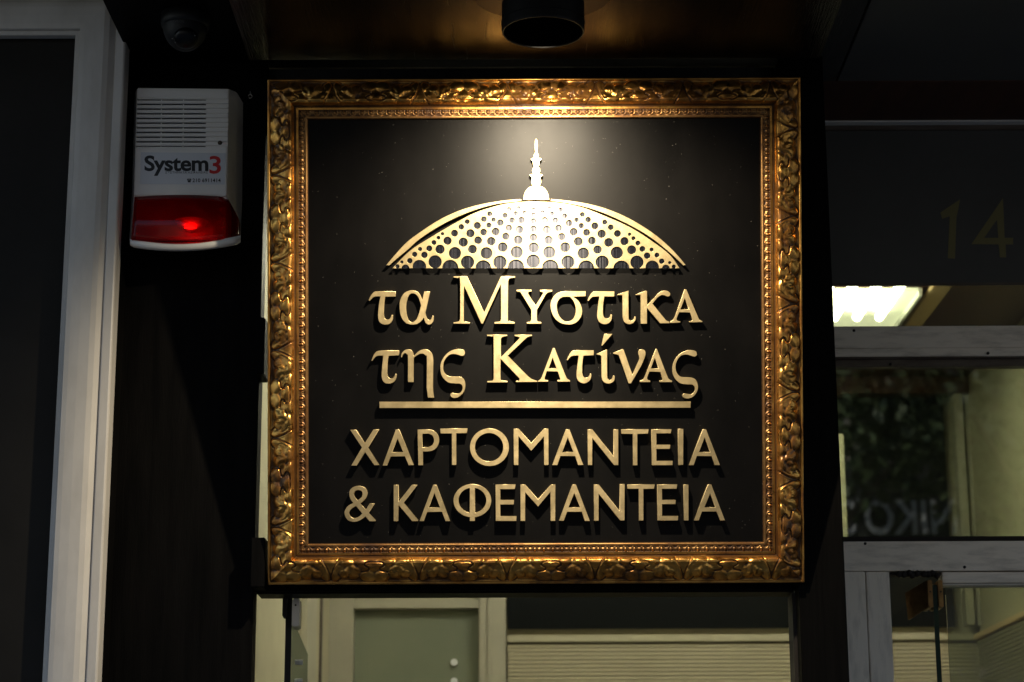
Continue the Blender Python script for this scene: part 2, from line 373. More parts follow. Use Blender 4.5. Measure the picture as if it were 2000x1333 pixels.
for y0, y1 in ((625, 735), (1053, 1150)):
    child_box('bracket', M['black_wood'], XL - .001, PX(524, y0, 4.03), 3.98, 4.06, PZ(510, y1, 4.0), PZ(510, y0, 4.0), por)
# small hook screwed to the left pillar
hk = empty('wall_hook', tuple(P(489, 190, 4.025)), label='tiny steel hook screwed into the black pillar right of the alarm box', cat='hook')
c = P(489, 194, 4.022)
hm = MB()
prev = None
for i in range(13):
    a = -2.2 + i * 5.2 / 12
    p = (c.x + .004 * math.cos(a) - c.x, -.004, .004 * math.sin(a) + .0)
    if prev: hm.tube(prev, p, .0007, 6)
    prev = p
hm.tube((0, -.004, .004), (0, -.004, .011), .0009, 6).tube((0, -.004, .009), (0, .012, .009), .0009, 6)
ho = hm.build('hook_wire', M['steel']); ho.parent = hk

# ================================================================== LEFT SHOP WINDOW with moulded frame
YW = 3.93
xi = PX(121, 650, YW); zi = PZ(100, 76, YW)
win = empty('shop_window', (xi, YW, 0), label='dark shop window at the left edge in a wide moulded dirty white frame', cat='window')
prof = [(0, .0), (0, .016), (.001, .018), (.009, .018), (.0105, .017), (.011, .025), (.0125, .0265), (.022, .0275), (.040, .0272), (.060, .0255), (.070, .0215), (.077, .0145), (.081, .010), (.083, .0145), (.0845, .015), (.099, .0145), (.1015, .013), (.103, .009), (.103, -.06)]
def rail_mesh(a_bot, stile):
    v = []; f = []; n = len(prof)
    for end in (0, 1):
        for o, h in prof:
            if stile: v.append((xi + o, YW - h, a_bot if end == 0 else zi + o))
            else: v.append((a_bot if end == 0 else xi + o, YW - h, zi + o))
    for i in range(n - 1): f.append((i, i + 1, n + i + 1, n + i))
    mb = MB(); mb.v = v; mb.f = f
    return mb
o = rail_mesh(-.0, True).build('stile', M['white_frame'], smooth=False); o.parent = win; o.matrix_parent_inverse = Matrix.Translation(-win.location)
o = rail_mesh(-2.5, False).build('head_rail', M['white_frame'], smooth=False); o.parent = win; o.matrix_parent_inverse = Matrix.Translation(-win.location)
child_box('pane', M['dark_panel'], -2.5, xi + .004, YW + .004, YW + .02, 0, zi + .004, win, 0)
child_box('head_wall', M['black_wood'], -2.6, xi + .104, YW + .03, YW + .09, 0, 3.89, win, 0)

# ================================================================== RIGHT: LOBBY SHOPFRONT
xl = XRo - .03                       # hidden behind the pillar
XR = 2.35
sf = empty('shopfront', (1.2, YF, 0), label='aluminium framed glazed shopfront numbered 14, right of the black pillar', cat='shopfront')
def fb(name, m, y0, y1, Y, d, x0=None, x1=None, bevel=.0015, par=sf):
    """horizontal member whose front face spans pixel rows y0..y1 at x=1800"""
    return child_box(name, m, xl if x0 is None else x0, XR if x1 is None else x1, Y, Y + d, PZ(1800, y1, Y), PZ(1800, y0, Y), par, bevel)
fb('top_trim', M['plastic'], 233.5, 237.8, YF - .03, .045)
fb('top_trim', M['brown'], 237.7, 254, YF - .006, .03)
pan = fb('film_panel', M['film'], 254.5, 556, YF, .01, bevel=0)
for a_, b_ in ((1668, 646), (1742, 708), (1930, 690), (1690, 1062), (1884, 1108)):
    q = P(a_, b_, YF - .031)
    o = MB().lathe([(.0001, .0012), (.0026, .0010), (.0032, 0), (.0032, -.003)], 14).build('screw', M['gasket'], None, smooth=True)
    o.rotation_euler = (rad(90), 0, 0); o.location = (q.x, YF - .031 if b_ != 708 else YF - .0135, q.z); o.parent = sf; o.matrix_parent_inverse = Matrix.Translation(-sf.location)
fb('clear_strip', M['glass'], 555.8, 640, YF + .004, .006, bevel=0)
fb('putty', M['brown'], 553, 558, YF - .002, .006, bevel=0)
fb('transom', M['alu'], 637, 679.5, YF - .03, .06)
fb('transom', M['alu'], 680.5, 696, YF - .027, .055)
fb('transom', M['brown'], 697, 700, YF - .024, .05)
fb('transom', M['brown'], 701, 716, YF - .012, .03)
fb('window_pane', M['glass'], 714, 1052, YF + .004, .006, bevel=0)
fb('sill_bead', M['gasket'], 1048, 1057, YF - .006, .04)
fb('middle_rail', M['alu'], 1057.5, 1115, YF - .03, .06)
xq0 = PX(1660, 1200, YF - .028); xq1 = PX(1693, 1200, YF - .028); xq2 = PX(1695, 1200, YF - .028); xq3 = PX(1741, 1200, YF - .028)
ztop = PZ(1700, 1116.5, YF - .03)
child_box('door_stile', M['alu_v'], xl, xq1, YF - .028, YF + .03, 0, ztop, sf, .0015)
child_box('door_stile', M['alu_v'], xq2, xq3, YF - .026, YF + .03, 0, ztop, sf, .0015)
child_box('door_stop', M['gasket'], xq3 + .001, PX(1840, 1120, YF - .02), YF - .02, YF + .02, PZ(1800, 1123, YF - .02), ztop - .001, sf, .001)
xh = PX(1840, 1130, YF - .02)
child_box('head_track', M['alu'], xh, XR, YF - .022, YF + .02, PZ(1900, 1139, YF - .02), ztop - .001, sf, .0015)
child_box('head_track', M['white_frame'], xh, XR, YF - .026, YF + .02, PZ(1900, 1144, YF - .02), PZ(1900, 1141, YF - .02), sf, .001)
child_box('dimming_pane', M['glass'], xh + .012, XR, YF + .008, YF + .014, 0, PZ(1900, 1141, YF + .01), sf, 0)  # glass pane added to darken the lobby seen behind it
# numerals on the dark film
def mapS(px, py):
    p = P(px, py, YF - .0005); return p.x, p.z
for s in (["490,178! 440,440 425,520 402,1205! 275,1200! 310,470! 180,515! 148,405!"],
          ["1235,155! 1262,845! 1410,845! 1410,960! 1280,960! 1290,1185! 1180,1185! 1160,960! 685,955!", "1130,530! 1155,845! 905,845!"]):
    o = plate('numeral', [outline(q, (1820, 370), 8.889) for q in s], mapS, 0, .0008, M['film_gold'], None, .0002)
    o.location = (0, YF - .0003, 0); o.parent = sf; o.matrix_parent_inverse = Matrix.Translation(-sf.location)
# grime blob over the door clamp
random.seed(3)
gm = MB()
for i in range(9):
    q = P(1757 + i * 9 + random.uniform(-3, 3), 1119 + random.uniform(-1, 5), YF - .032)
    gm.lathe([(.0005, .006), (.006, .003), (.008, -.002), (.004, -.007), (.0004, -.009)], 8, tuple(q))
o = gm.build('grime', M['gasket'], smooth=True); o.parent = sf; o.matrix_parent_inverse = Matrix.Translation(-sf.location)

# glass door leaf, standing open, with bronze clamp
def leaf(name, px, py, Y, yaw, width, label, clampmat, hz_top, side, drop):
    h = P(px, py, Y); r = empty(name, (h.x, Y, 0), (0, 0, yaw), label=label, cat='glass door', group='open glass door leaves')
    zt = hz_top
    g = MB().box(-.0045, .0045, .003, width, .02, zt - .003).build('glass_pane', M['door_glass'], r)
    e = MB().box(-.005, .005, 0, .004, .02, zt - .003).build('glass_edge', M['glass_edge'], r)
    return r, zt
zcl = PZ(1830, 1130, YF - .03)
dl, zt = leaf('door_leaf', 1831, 1250, YF - .05, rad(-2), .85, 'right glass door leaf hung from a bronze clamp under the aluminium rail', M['bronze'], PZ(1830, 1140, YF - .05), 1, 0)
zA = PZ(1830, 1133, YF - .06); zB = PZ(1830, 1186, YF - .06)
cl = MB().box(.006, .016, -.008, .07, zB, zA).build('clamp', M['bronze'], dl, .0015)
cl = MB().box(-.016, -.006, -.008, .07, zB, zA).build('clamp', M['bronze'], dl, .0015)
MB().hexa([(-.016, -.004, zB), (-.055, .035, zB - .022), (-.058, .035, zA - .022), (-.016, -.004, zA)],
          [(-.016, .004, zB), (-.050, .043, zB - .022), (-.053, .043, zA - .022), (-.016, .004, zA)]).build('clamp_plate', M['bronze'], dl, .001)
for sx in (-.011, .011): MB().tube((sx, -.0095, (zA + zB) / 2 + .004), (sx, -.007, (zA + zB) / 2 + .004), .0022, 10).build('screw', M['gasket'], dl)
# centre door leaf (left side of the passage under the sign)
h2 = P(563, 1250, 4.13)
d2 = empty('door_leaf', (h2.x, 4.13, 0), (0, 0, rad(3.2)), label='left glass door leaf standing open under the framed sign, with a steel clamp', cat='glass door', group='open glass door leaves')
zt2 = PZ(565, 1163, 4.13)
MB().box(-.0045, .0045, .006, .82, .02, PZ(590, 1205, 4.16)).build('glass_pane', M['door_glass'], d2)
MB().box(-.006, .006, -.004, .005, .02, zt2).build('glass_edge', M['gasket'], d2)
zc0 = PZ(575, 1222, 4.1); zc1 = PZ(575, 1163, 4.1)
MB().box(-.012, -.003, -.02, .03, zc0 + .02, zc1).build('clamp', M['gasket'], d2, .001)
MB().box(.007, .022, -.016, .06, zc0, zc1 - .004).build('clamp', M['steel'], d2, .002)
MB().tube((.014, -.0175, (zc0 + zc1) / 2 + .012), (.014, -.0155, (zc0 + zc1) / 2 + .012), .002, 10).build('screw', M['gasket'], d2)
for py in (1294, 1331):  # two small white discs beside the glass
    q = P(600, py, 4.5); d = Vector((q.x, q.y, q.z)) - d2.location
    MB().tube((.0046, d.y, q.z), (.013, d.y, q.z), .0055, 16).build('white_disc', M['white_letter'], d2)

# ================================================================== LOBBY INTERIOR
YB = 7.0
lob = empty('lobby', (0.5, 5.8, 0), label='cream lobby behind the glazed front, with dark ceiling and slatted back wall', cat='lobby')
xlw = -.62; xrw = PX(1915, 1250, YB)
child_box('side_wall', M['cream'], xlw - .1, xlw, 4.095, YB, 0, ZS, lob, 0)
child_box('side_wall', M['cream'], xrw, xrw + .06, 4.9, YB, 0, ZS, lob, 0)
child_box('back_wall', M['cream'], -.8, 2.4, YB + .06, YB + .12, 0, ZS, lob, 0)
child_box('lobby_wall', M['cream'], xrw + .06, 2.38, 4.9, 5.0, 0, ZS, lob, 0)
child_box('ceiling', M['wood_ceil'], -.8, 2.38, 4.15, YB + .06, ZS - .002, ZS + .018, lob, 0)
xd1 = PX(990, 1240, YB)
zs1 = PZ(1500, 1243, YB)
child_box('dark_pane', M['lobby_dark'], xd1 + .002, xrw - .08, YB + .02, YB + .04, zs1 + .03, ZS - .01, lob, 0)
child_box('slat_cap', M['cream'], xd1 + .002, xrw - .002, YB - .03, YB + .05, zs1 - .02, zs1 + .004, lob, .003)
pitch = .0135
me_s = None
nvis = 56
for i in range(nvis):
    z = zs1 - .024 - (i + 1) * pitch
    if me_s is None:
        o = MB().box(0, xrw - xd1 - .004, 0, .03, 0, pitch - .0016).build('slat', M['slat'], None, .0015); me_s = o.data
    else:
        o = bpy.data.objects.new('slat', me_s); COL.objects.link(o)
    o.location = (xd1 + .002, YB - .015 + random.uniform(-.001, .001), z); o.parent = lob; o.matrix_parent_inverse = Matrix.Translation(-lob.location)
rest = MB(); z = zs1 - .024 - (nvis + 1) * pitch
while z > .02:
    rest.box(xd1 + .002, xrw - .002, YB - .015, YB + .015, z, z + pitch - .0016); z -= pitch
o = rest.build('lower_slats', M['slat'], kind='stuff'); o.parent = lob; o.matrix_parent_inverse = Matrix.Translation(-lob.location)
child_box('slat_backing', M['lobby_dark'], xd1 + .002, xrw - .002, YB + .018, YB + .03, 0, zs1 - .022, lob, 0)
# slats on the side wall
me_t = None
for i in range(56):
    z = zs1 - .024 - (i + 1) * pitch
    if me_t is None:
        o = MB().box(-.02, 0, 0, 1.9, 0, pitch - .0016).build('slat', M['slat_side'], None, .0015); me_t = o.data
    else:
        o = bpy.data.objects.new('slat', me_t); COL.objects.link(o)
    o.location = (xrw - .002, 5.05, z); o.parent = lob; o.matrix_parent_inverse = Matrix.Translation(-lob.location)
child_box('slat_cap', M['wood_strip'], xrw - .03, xrw - .001, 5.05, YB - .035, zs1 - .02, zs1 + .0, lob, .003)
# pilaster in the corner, and ceiling beam
for a, b, d in ((1876, 1893, .05), (1896, 1913, .03)):
    child_box('pilaster', M['lobby_frame'], PX(a, 1000, YB - d), PX(b, 1000, YB - d), YB - d, YB + .015, zs1 + .03, ZS - .01, lob, .003)
child_box('beam', M['wood_ceil'], -.6, xrw - .001, YB - .06, YB + .01, PZ(1750, 768, YB - .06), ZS - .004, lob, 0)
child_box('left_mullion', M['cream'], PX(1632, 900, YB - .6), PX(1650, 900, YB - .6), YB - .6, YB - .55, 0, 2.9, lob, .003)
# framed inner door seen under the sign
idr = empty('inner_door', (PX(810, 1250, YB), YB, 0), label='closed inner door with a cream frame and grey green pane, seen below the sign', cat='door')
xa, xb, xc, xd = PX(640, 1240, YB - .05), PX(690, 1240, YB - .05), PX(935, 1240, YB - .05), PX(988, 1240, YB - .05)
child_box('frame_post', M['lobby_frame'], xa, xb, YB - .05, YB + .05, 0, 2.75, idr, .004)
child_box('frame_post', M['lobby_frame'], xc, xd, YB - .05, YB + .05, 0, 2.75, idr, .004)
child_box('frame_post', M['lobby_frame'], xc + .03, xc + .042, YB - .058, YB - .049, 0, 2.75, idr, .002)
zA = PZ(800, 1172, YB - .05); zB = PZ(800, 1188, YB - .05)
child_box('frame_header', M['lobby_frame'], xb + .001, xc - .001, YB - .047, YB + .05, zB, zA, idr, .001)
child_box('frame_header', M['lobby_frame'], xb + .001, xc - .001, YB - .01, YB + .05, zA + .001, 2.75, idr, .004)
child_box('pane', M['lobby_pane'], xb + .001, xc - .001, YB, YB + .02, .05, zB - .001, idr, 0)
for py in (1294, 1331):  # two small white discs on the pane
    q = P(887, py, YB - .01)
    o = MB().tube((0, 0, 0), (0, .012, 0), .012, 18).build('white_disc', M['white_letter'], None, .001); o.location = q - Vector((0, .004, 0))
    o.parent = idr; o.matrix_parent_inverse = Matrix.Translation(-idr.location)
for a, b, Y in ((628, 634, 6.6),):
    child_box('wall_trim', M['brown'], xlw, xlw + .006, Y, Y + .05, 0, ZS - .01, lob, 0)
child_box('wall_trim', M['lobby_frame'], xlw, xlw + .02, 6.0, 6.3, 0, ZS - .01, lob, .004)
# ceiling luminaire
lum_a = onz(1794, 566, ZS - .01); lum_b = onz(1750, 640, ZS - .01)
lx1 = lum_a.x; ly0 = lum_a.y; ly1 = lum_b.y + .03
lum = empty('ceiling_light', (lx1 - .4, (ly0 + ly1) / 2, ZS - .01), label='lit fluorescent ceiling luminaire with bare tubes behind the upper glass strip', cat='ceiling light')
child_box('tray', M['diffuser'], lx1 - .82, lx1, ly0, ly1, ZS - .012, ZS - .004, lum, 0)
child_box('rim', M['lum_white'], lx1, lx1 + .012, ly0, ly1, ZS - .03, ZS - .004, lum, .002)
for i in range(11):
    x = lx1 - .075 - i * .068
    o = MB().tube((0, 0, 0), (0, (ly1 - ly0) * .80, 0), .014, 12).build('tube', M['tube'], None, 0, True); o.location = (x, ly0 - .14, ZS - .030)
    o.parent = lum; o.matrix_parent_inverse = Matrix.Translation(-lum.location)
fill_lum = empty('ceiling_light', (-.05, 5.3, ZS - .01), label='unseen luminaire added behind the framed sign to brighten the left lobby wall', cat='ceiling light')  # added fixture, hidden by the sign, brightens the left lobby wall
child_box('tray', M['diffuser'], -.38, .28, 5.1, 5.5, ZS - .012, ZS - .004, fill_lum, 0)
for i in range(8):
    o = MB().tube((0, 0, 0), (0, .36, 0), .011, 12).build('tube', M['tube'], None, 0, True); o.location = (-.32 + i * .077, 5.12, ZS - .030)
    o.parent = fill_lum; o.matrix_parent_inverse = Matrix.Translation(-fill_lum.location)
child_box('ceiling_strip', M['wood_strip'], lx1 + .03, lx1 + .085, ly0 - .1, ly1 + .05, ZS - .02, ZS - .003, lob, .002)

# ================================================================== DOWNLIGHT
YL = 3.41
cl_ = P(1061, 65, YL); zcan = cl_.z; rc = 81 / F * (R3.inverted() @ (EYE - cl_)).z
dn = empty('spotlight', (cl_.x, YL, zcan), label='round black surface mounted spotlight shining down on the sign', cat='spotlight')
top = ZL - zcan
zcp = top - .012
MB().lathe([(.001, top - .03), (rc * .97, top - .03), (rc, top - .034), (rc, .004), (rc - .0015, .0005), (rc - .003, .0008), (rc - .0035, .003)], 96).build('can', M['can'], dn, smooth=False)
MB().lathe([(.001, top - .001), (.125, top - .001), (.127, top - .003), (.127, zcp), (.124, zcp - .002), (rc * .5, zcp - .0025)], 96).build('canopy', M['canopy'], dn)
MB().lathe([(rc - .004, .0032), (rc * .5, .006), (.0005, .006)], 64).build('baffle', M['void'], dn)
MB().lathe([(rc * .99, .020), (rc + .0012, .0195), (rc + .0012, .0185), (rc * .99, .018)], 96).build('trim_ring', M['can'], dn)
for o in list(dn.children):
    if o.name.startswith(('can', 'baffle')):
        o.data.polygons.foreach_set('use_smooth', [False] * len(o.data.polygons))
ld = bpy.data.lights.new('lamp', 'SPOT'); ld.energy = SPOT_W; ld.color = (1, .84, .60); ld.shadow_soft_size = .014
ld.spot_size = rad(128); ld.spot_blend = .75
lo = bpy.data.objects.new('lamp', ld); COL.objects.link(lo); lo.parent = dn
lo.location = (0, 0, -.025)
lo.rotation_euler = (rad(42), 0, 0)      # tilted towards the sign

# ================================================================== THE FRAMED SIGN
TILT = rad(12.5)
SB = P(1047, 1143, 4.0)                         # bottom centre of the frame face
sign = empty('framed_shop_sign', (SB.x, SB.y, SB.z), (TILT, 0, 0),
             label='large black shop sign in a carved gold frame with gold dome emblem and Greek lettering', cat='sign')
bpy.context.view_layer.update()
SMI = sign.matrix_world.inverted()
def S(px, py, h=0.0):
    """photo pixel -> sign plane (local x, z) at height h above the board"""
    o = SMI @ EYE; d = (SMI.to_3x3() @ ray(px, py)); t = (-h - o.y) / d.y
    p = o + d * t
    return p.x, p.z
K = (S(1563, 650)[0] - S(521, 650)[0]) / 1042    # metres per pixel
HB = 0.0                                          # board surface at h = 0
x0 = (S(521, 200, .012)[0] + S(523, 1100, .012)[0]) / 2; x1 = (S(1564, 200, .012)[0] + S(1572, 1100, .012)[0]) / 2
z1 = S(1045, 152.5, .012)[1]; z0 = S(1045, 1141, .012)[1]
W = (x1 - x0) / K; Hh = (z1 - z0) / K             # frame size in pixels
# -- board
bi = 78 * K
MB().box(x0 + bi, x1 - bi, 0, .012, z0 + bi, z1 - bi).build('board', M['board'], sign)
MB().box(x0 + .006, x1 - .006, .0125, .03, z0 + .006, z1 - .006).build('backing', M['black_wood'], sign)
# -- ornament cell (pixels): s along the rail, v across from the outer edge
D = .75
cell = 171.0
sv = np.arange(0, cell / 2 + D, D); vv = np.arange(0, 56, D)
SG, VG = np.meshgrid(sv, vv, indexing='ij')
def inside(poly, X, Y):
    r = np.zeros(X.shape, bool); n = len(poly)
    for i in range(n):
        xa_, ya_ = poly[i]; xb_, yb_ = poly[(i + 1) % n]
        if ya_ == yb_: continue
        c = ((ya_ > Y) != (yb_ > Y)) & (X < (xb_ - xa_) * (Y - ya_) / (yb_ - ya_) + xa_); r ^= c
    return r
def dline(pts, X, Y):
    d = np.full(X.shape, 1e9)
    for (xa_, ya_), (xb_, yb_) in zip(pts[:-1], pts[1:]):
        L2 = (xb_ - xa_) ** 2 + (yb_ - ya_) ** 2 + 1e-9
        t = np.clip(((X - xa_) * (xb_ - xa_) + (Y - ya_) * (yb_ - ya_)) / L2, 0, 1)
        d = np.minimum(d, np.hypot(X - xa_ - t * (xb_ - xa_), Y - ya_ - t * (yb_ - ya_)))
    return d
def dome(cx, cy, rx, ry, h, ang=0):
    a = math.radians(ang); dx = SG - cx; dy = VG - cy
    u = (dx * math.cos(a) + dy * math.sin(a)) / rx; w = (-dx * math.sin(a) + dy * math.cos(a)) / ry
    return h * np.sqrt(np.clip(1 - u * u - w * w, 0, 1))
def smooth_pts(pts, n=6):
    out = []
    for i in range(len(pts) - 1):
        p0 = pts[max(i - 1, 0)]; p1 = pts[i]; p2 = pts[i + 1]; p3 = pts[min(i + 2, len(pts) - 1)]
        for q in range(n):
            t = q / n
            out.append(tuple(.5 * (2 * p1[a] + (p2[a] - p0[a]) * t + (2 * p0[a] - 5 * p1[a] + 4 * p2[a] - p3[a]) * t * t + (3 * p1[a] - p0[a] - 3 * p2[a] + p3[a]) * t ** 3) for a in (0, 1)))
    out.append(pts[-1]); return out
C1 = smooth_pts([(0, 8.5), (6, 5), (15, 5), (24, 9.5), (29, 15), (27, 21), (24, 25)])
C2 = smooth_pts([(25, 25.5), (13, 28), (10.5, 33), (18, 37), (18, 42), (9, 45.5), (0, 45)])
C3 = smooth_pts([(29, 15), (37, 13), (47, 17), (50, 22)])
C3b = smooth_pts([(49, 18), (56, 13), (65, 15), (70, 21), (67, 27), (61, 29.5), (57, 26)])
C4 = smooth_pts([(66, 13), (71, 8.5), (79, 6.5), (84.5, 12), (82, 24), (76, 38), (67, 54)])
C5 = smooth_pts([(68, 19), (74, 26), (72, 35), (63, 44), (60, 50)])
C6 = smooth_pts([(30, 21), (38, 30), (36, 39), (42, 50)])
C7 = smooth_pts([(50, 22), (47, 30), (52, 38)])
poly = [(0, 8.5)] + C1[:-6] + C3 + C3b[6:14] + C4 + [(0, 54)]
msk = inside([(-1, 8.5)] + C1[:24] + C3 + C3b[3:18] + C4 + [(-1, 54)], SG, VG).astype(float)
def blur(a, n):
    for _ in range(n):
        p = np.pad(a, 1, mode='edge')
        a = (p[:-2, 1:-1] + p[2:, 1:-1] + p[1:-1, :-2] + p[1:-1, 2:] + 2 * a) / 6
    return a
h = dome(13, 15, 17, 12, 5.2, 8) + dome(42, 25, 16, 13, 5.0, 22) + dome(60, 22, 10, 9, 2.6) + dome(54, 46, 16, 9, 2.6, 10)
h += dome(28, 46, 13, 8, 2.8) + dome(0, 37, 12, 9, 2.6) + dome(77, 17, 7, 12, 2.6, 20)
h = blur(h, 12) * 1.2 + 2.2 * blur(msk, 1)
for cv, w, dp in ((C1, .9, 1.0), (C2, 1.3, 2.8), (C3, .9, 1.0), (C3b, .9, .8), (C4, 1.3, 2.6), (C5, 1.2, .9), (C6, 4.0, 2.2), (C7, 3.0, 1.4)):
    d = dline(cv, SG, VG); h -= dp * np.exp(-(d / w) ** 2)
    if w == 1.3: h += .8 * np.exp(-((d - w * 2.0) / .9) ** 2)
CELL = blur(h, 1)
PV = np.array([(0, -40), (.05, 8), (1.2, 12), (4.5, 12), (6, 9.2), (9, 8.6), (16, 13), (26, 19.5), (36, 24.5), (43, 26.2), (48, 24.6), (51.5, 19), (53.5, 13), (55.5, 10.5), (56.5, 12.6), (61, 12.6),
               (62, 8.8), (64, 8.2), (67.5, 9.2), (71, 8.4), (73, 8.0), (74, 10.4), (77.2, 10.4), (78.6, 9), (79.4, -1.5)], float)
vs = np.concatenate([[0, .05, .6, 1.2, 3, 4.5, 5.3], np.arange(6, 61, .9), [61, 61.5], np.arange(62, 74.2, .75), [74.6, 76, 77.2, 78.2, 78.8, 79.4]])
def bead(u, v):
    ph = (u / 17.6) % 1.0; e = (ph - .5) * 17.6
    q = (v - 67.2)
    r = np.hypot(e / 3.1, (q + .6) / 4.4); hh = 3.4 * np.sqrt(np.clip(1 - r * r, 0, 1))
    ring = np.exp(-((np.hypot(e / 5.6, np.where(q > -3, q + .5, 0) / 6.0) - 1) / .15) ** 2) * 2.6 * (q > -5.0)
    d2_ = 2.4 * np.exp(-((17.6 / 2 - np.abs(e)) / 1.3) ** 2) * np.clip(1 - np.abs(q + 1.5) / 5, 0, 1)
    return (hh + ring + d2_) * np.clip((74 - v) / 1.2, 0, 1) * np.clip((v - 61.8) / 1.0, 0, 1)
def make_rail(side, L, phase, name='frame_rail'):
    """u runs along the rail from its left (or top) end"""
    nu = int(L / 1.45)
    t = np.linspace(0, 1, nu)
    V = vs[None, :].repeat(nu, 0); U = V + .35 + t[:, None] * (L - .7 - 2 * V)
    H = np.interp(V, PV[:, 0], PV[:, 1])
    sc = np.abs(((U - phase) / cell) % 1.0 - .5) * cell       # 0 at cell centre
    ci = np.clip(sc / D, 0, CELL.shape[0] - 1.001); cj = np.clip(V / D, 0, CELL.shape[1] - 1.001)
    i0 = ci.astype(int); j0 = cj.astype(int); fi = ci - i0; fj = cj - j0
    orn = (CELL[i0, j0] * (1 - fi) * (1 - fj) + CELL[i0 + 1, j0] * fi * (1 - fj) + CELL[i0, j0 + 1] * (1 - fi) * fj + CELL[i0 + 1, j0 + 1] * fi * fj)
    orn *= np.clip((V - 5.5) / 2, 0, 1) * np.clip((54 - V) / 2.5, 0, 1)
    H = H + orn
    bd = bead(U, V); H2 = H + bd
    # hand carved unevenness
    H2 = H2 + (.35 * np.sin(U * .21 + V * .3) + .25 * np.sin(U * .083 - V * .11 + phase)) * ((V > 6) & (V < 54))
    # hollowness for patina
    e = H2.copy()
    sm = H2.copy()
    for _ in range(34):
        p = np.pad(sm, 1, mode='edge'); sm = (p[:-2, 1:-1] + p[2:, 1:-1] + p[1:-1, :-2] + p[1:-1, 2:] + 2 * sm) / 6
    hol = np.clip((sm - e) * .46, 0, 1)
    hol = np.where(V < .5, .3, hol)
    def tomesh(sel, nm, par, extra=0):
        vsel = np.where(sel)[0]; nv = len(vsel)
        u = U[:, vsel] * K; v = V[:, vsel] * K; hh = H2[:, vsel] * K
        if side == 'top': X = x0 + u; Z = z1 - v
        elif side == 'bottom': X = x0 + u; Z = z0 + v
        elif side == 'left': X = x0 + v; Z = z1 - u
        else: X = x1 - v; Z = z1 - u
        co = np.stack([X, -hh, Z], -1).reshape(-1, 3)
        idx = np.arange(nu * nv).reshape(nu, nv)
        q = np.stack([idx[:-1, :-1], idx[1:, :-1], idx[1:, 1:], idx[:-1, 1:]], -1).reshape(-1, 4)
        if side in ('top', 'right'): q = q[:, ::-1]
        me = bpy.data.meshes.new(nm); me.vertices.add(len(co)); me.vertices.foreach_set('co', co.ravel())
        me.loops.add(q.size); me.loops.foreach_set('vertex_index', q.ravel().astype(np.int32))
        me.polygons.add(len(q)); me.polygons.foreach_set('loop_start', np.arange(0, q.size, 4, dtype=np.int32))
        me.update(calc_edges=True)
        a = me.attributes.new('hollow', 'FLOAT', 'POINT'); a.data.foreach_set('value', hol[:, vsel].ravel().astype(np.float32))
        me.validate()
        # make sure it faces outwards
        return link(nm, me, M['gilt'] if nm == 'frame_rail' else M['gilt_matt'], par, smooth=True)
    r_ = tomesh(vs <= 61.01, name, sign)
    tomesh(vs >= 61, 'bead_moulding', r_)
make_rail('top', W, 649 - 521)
make_rail('bottom', W, 644 - 521)
make_rail('left', Hh, 511 - 152)
make_rail('right', Hh, 938 - 152)

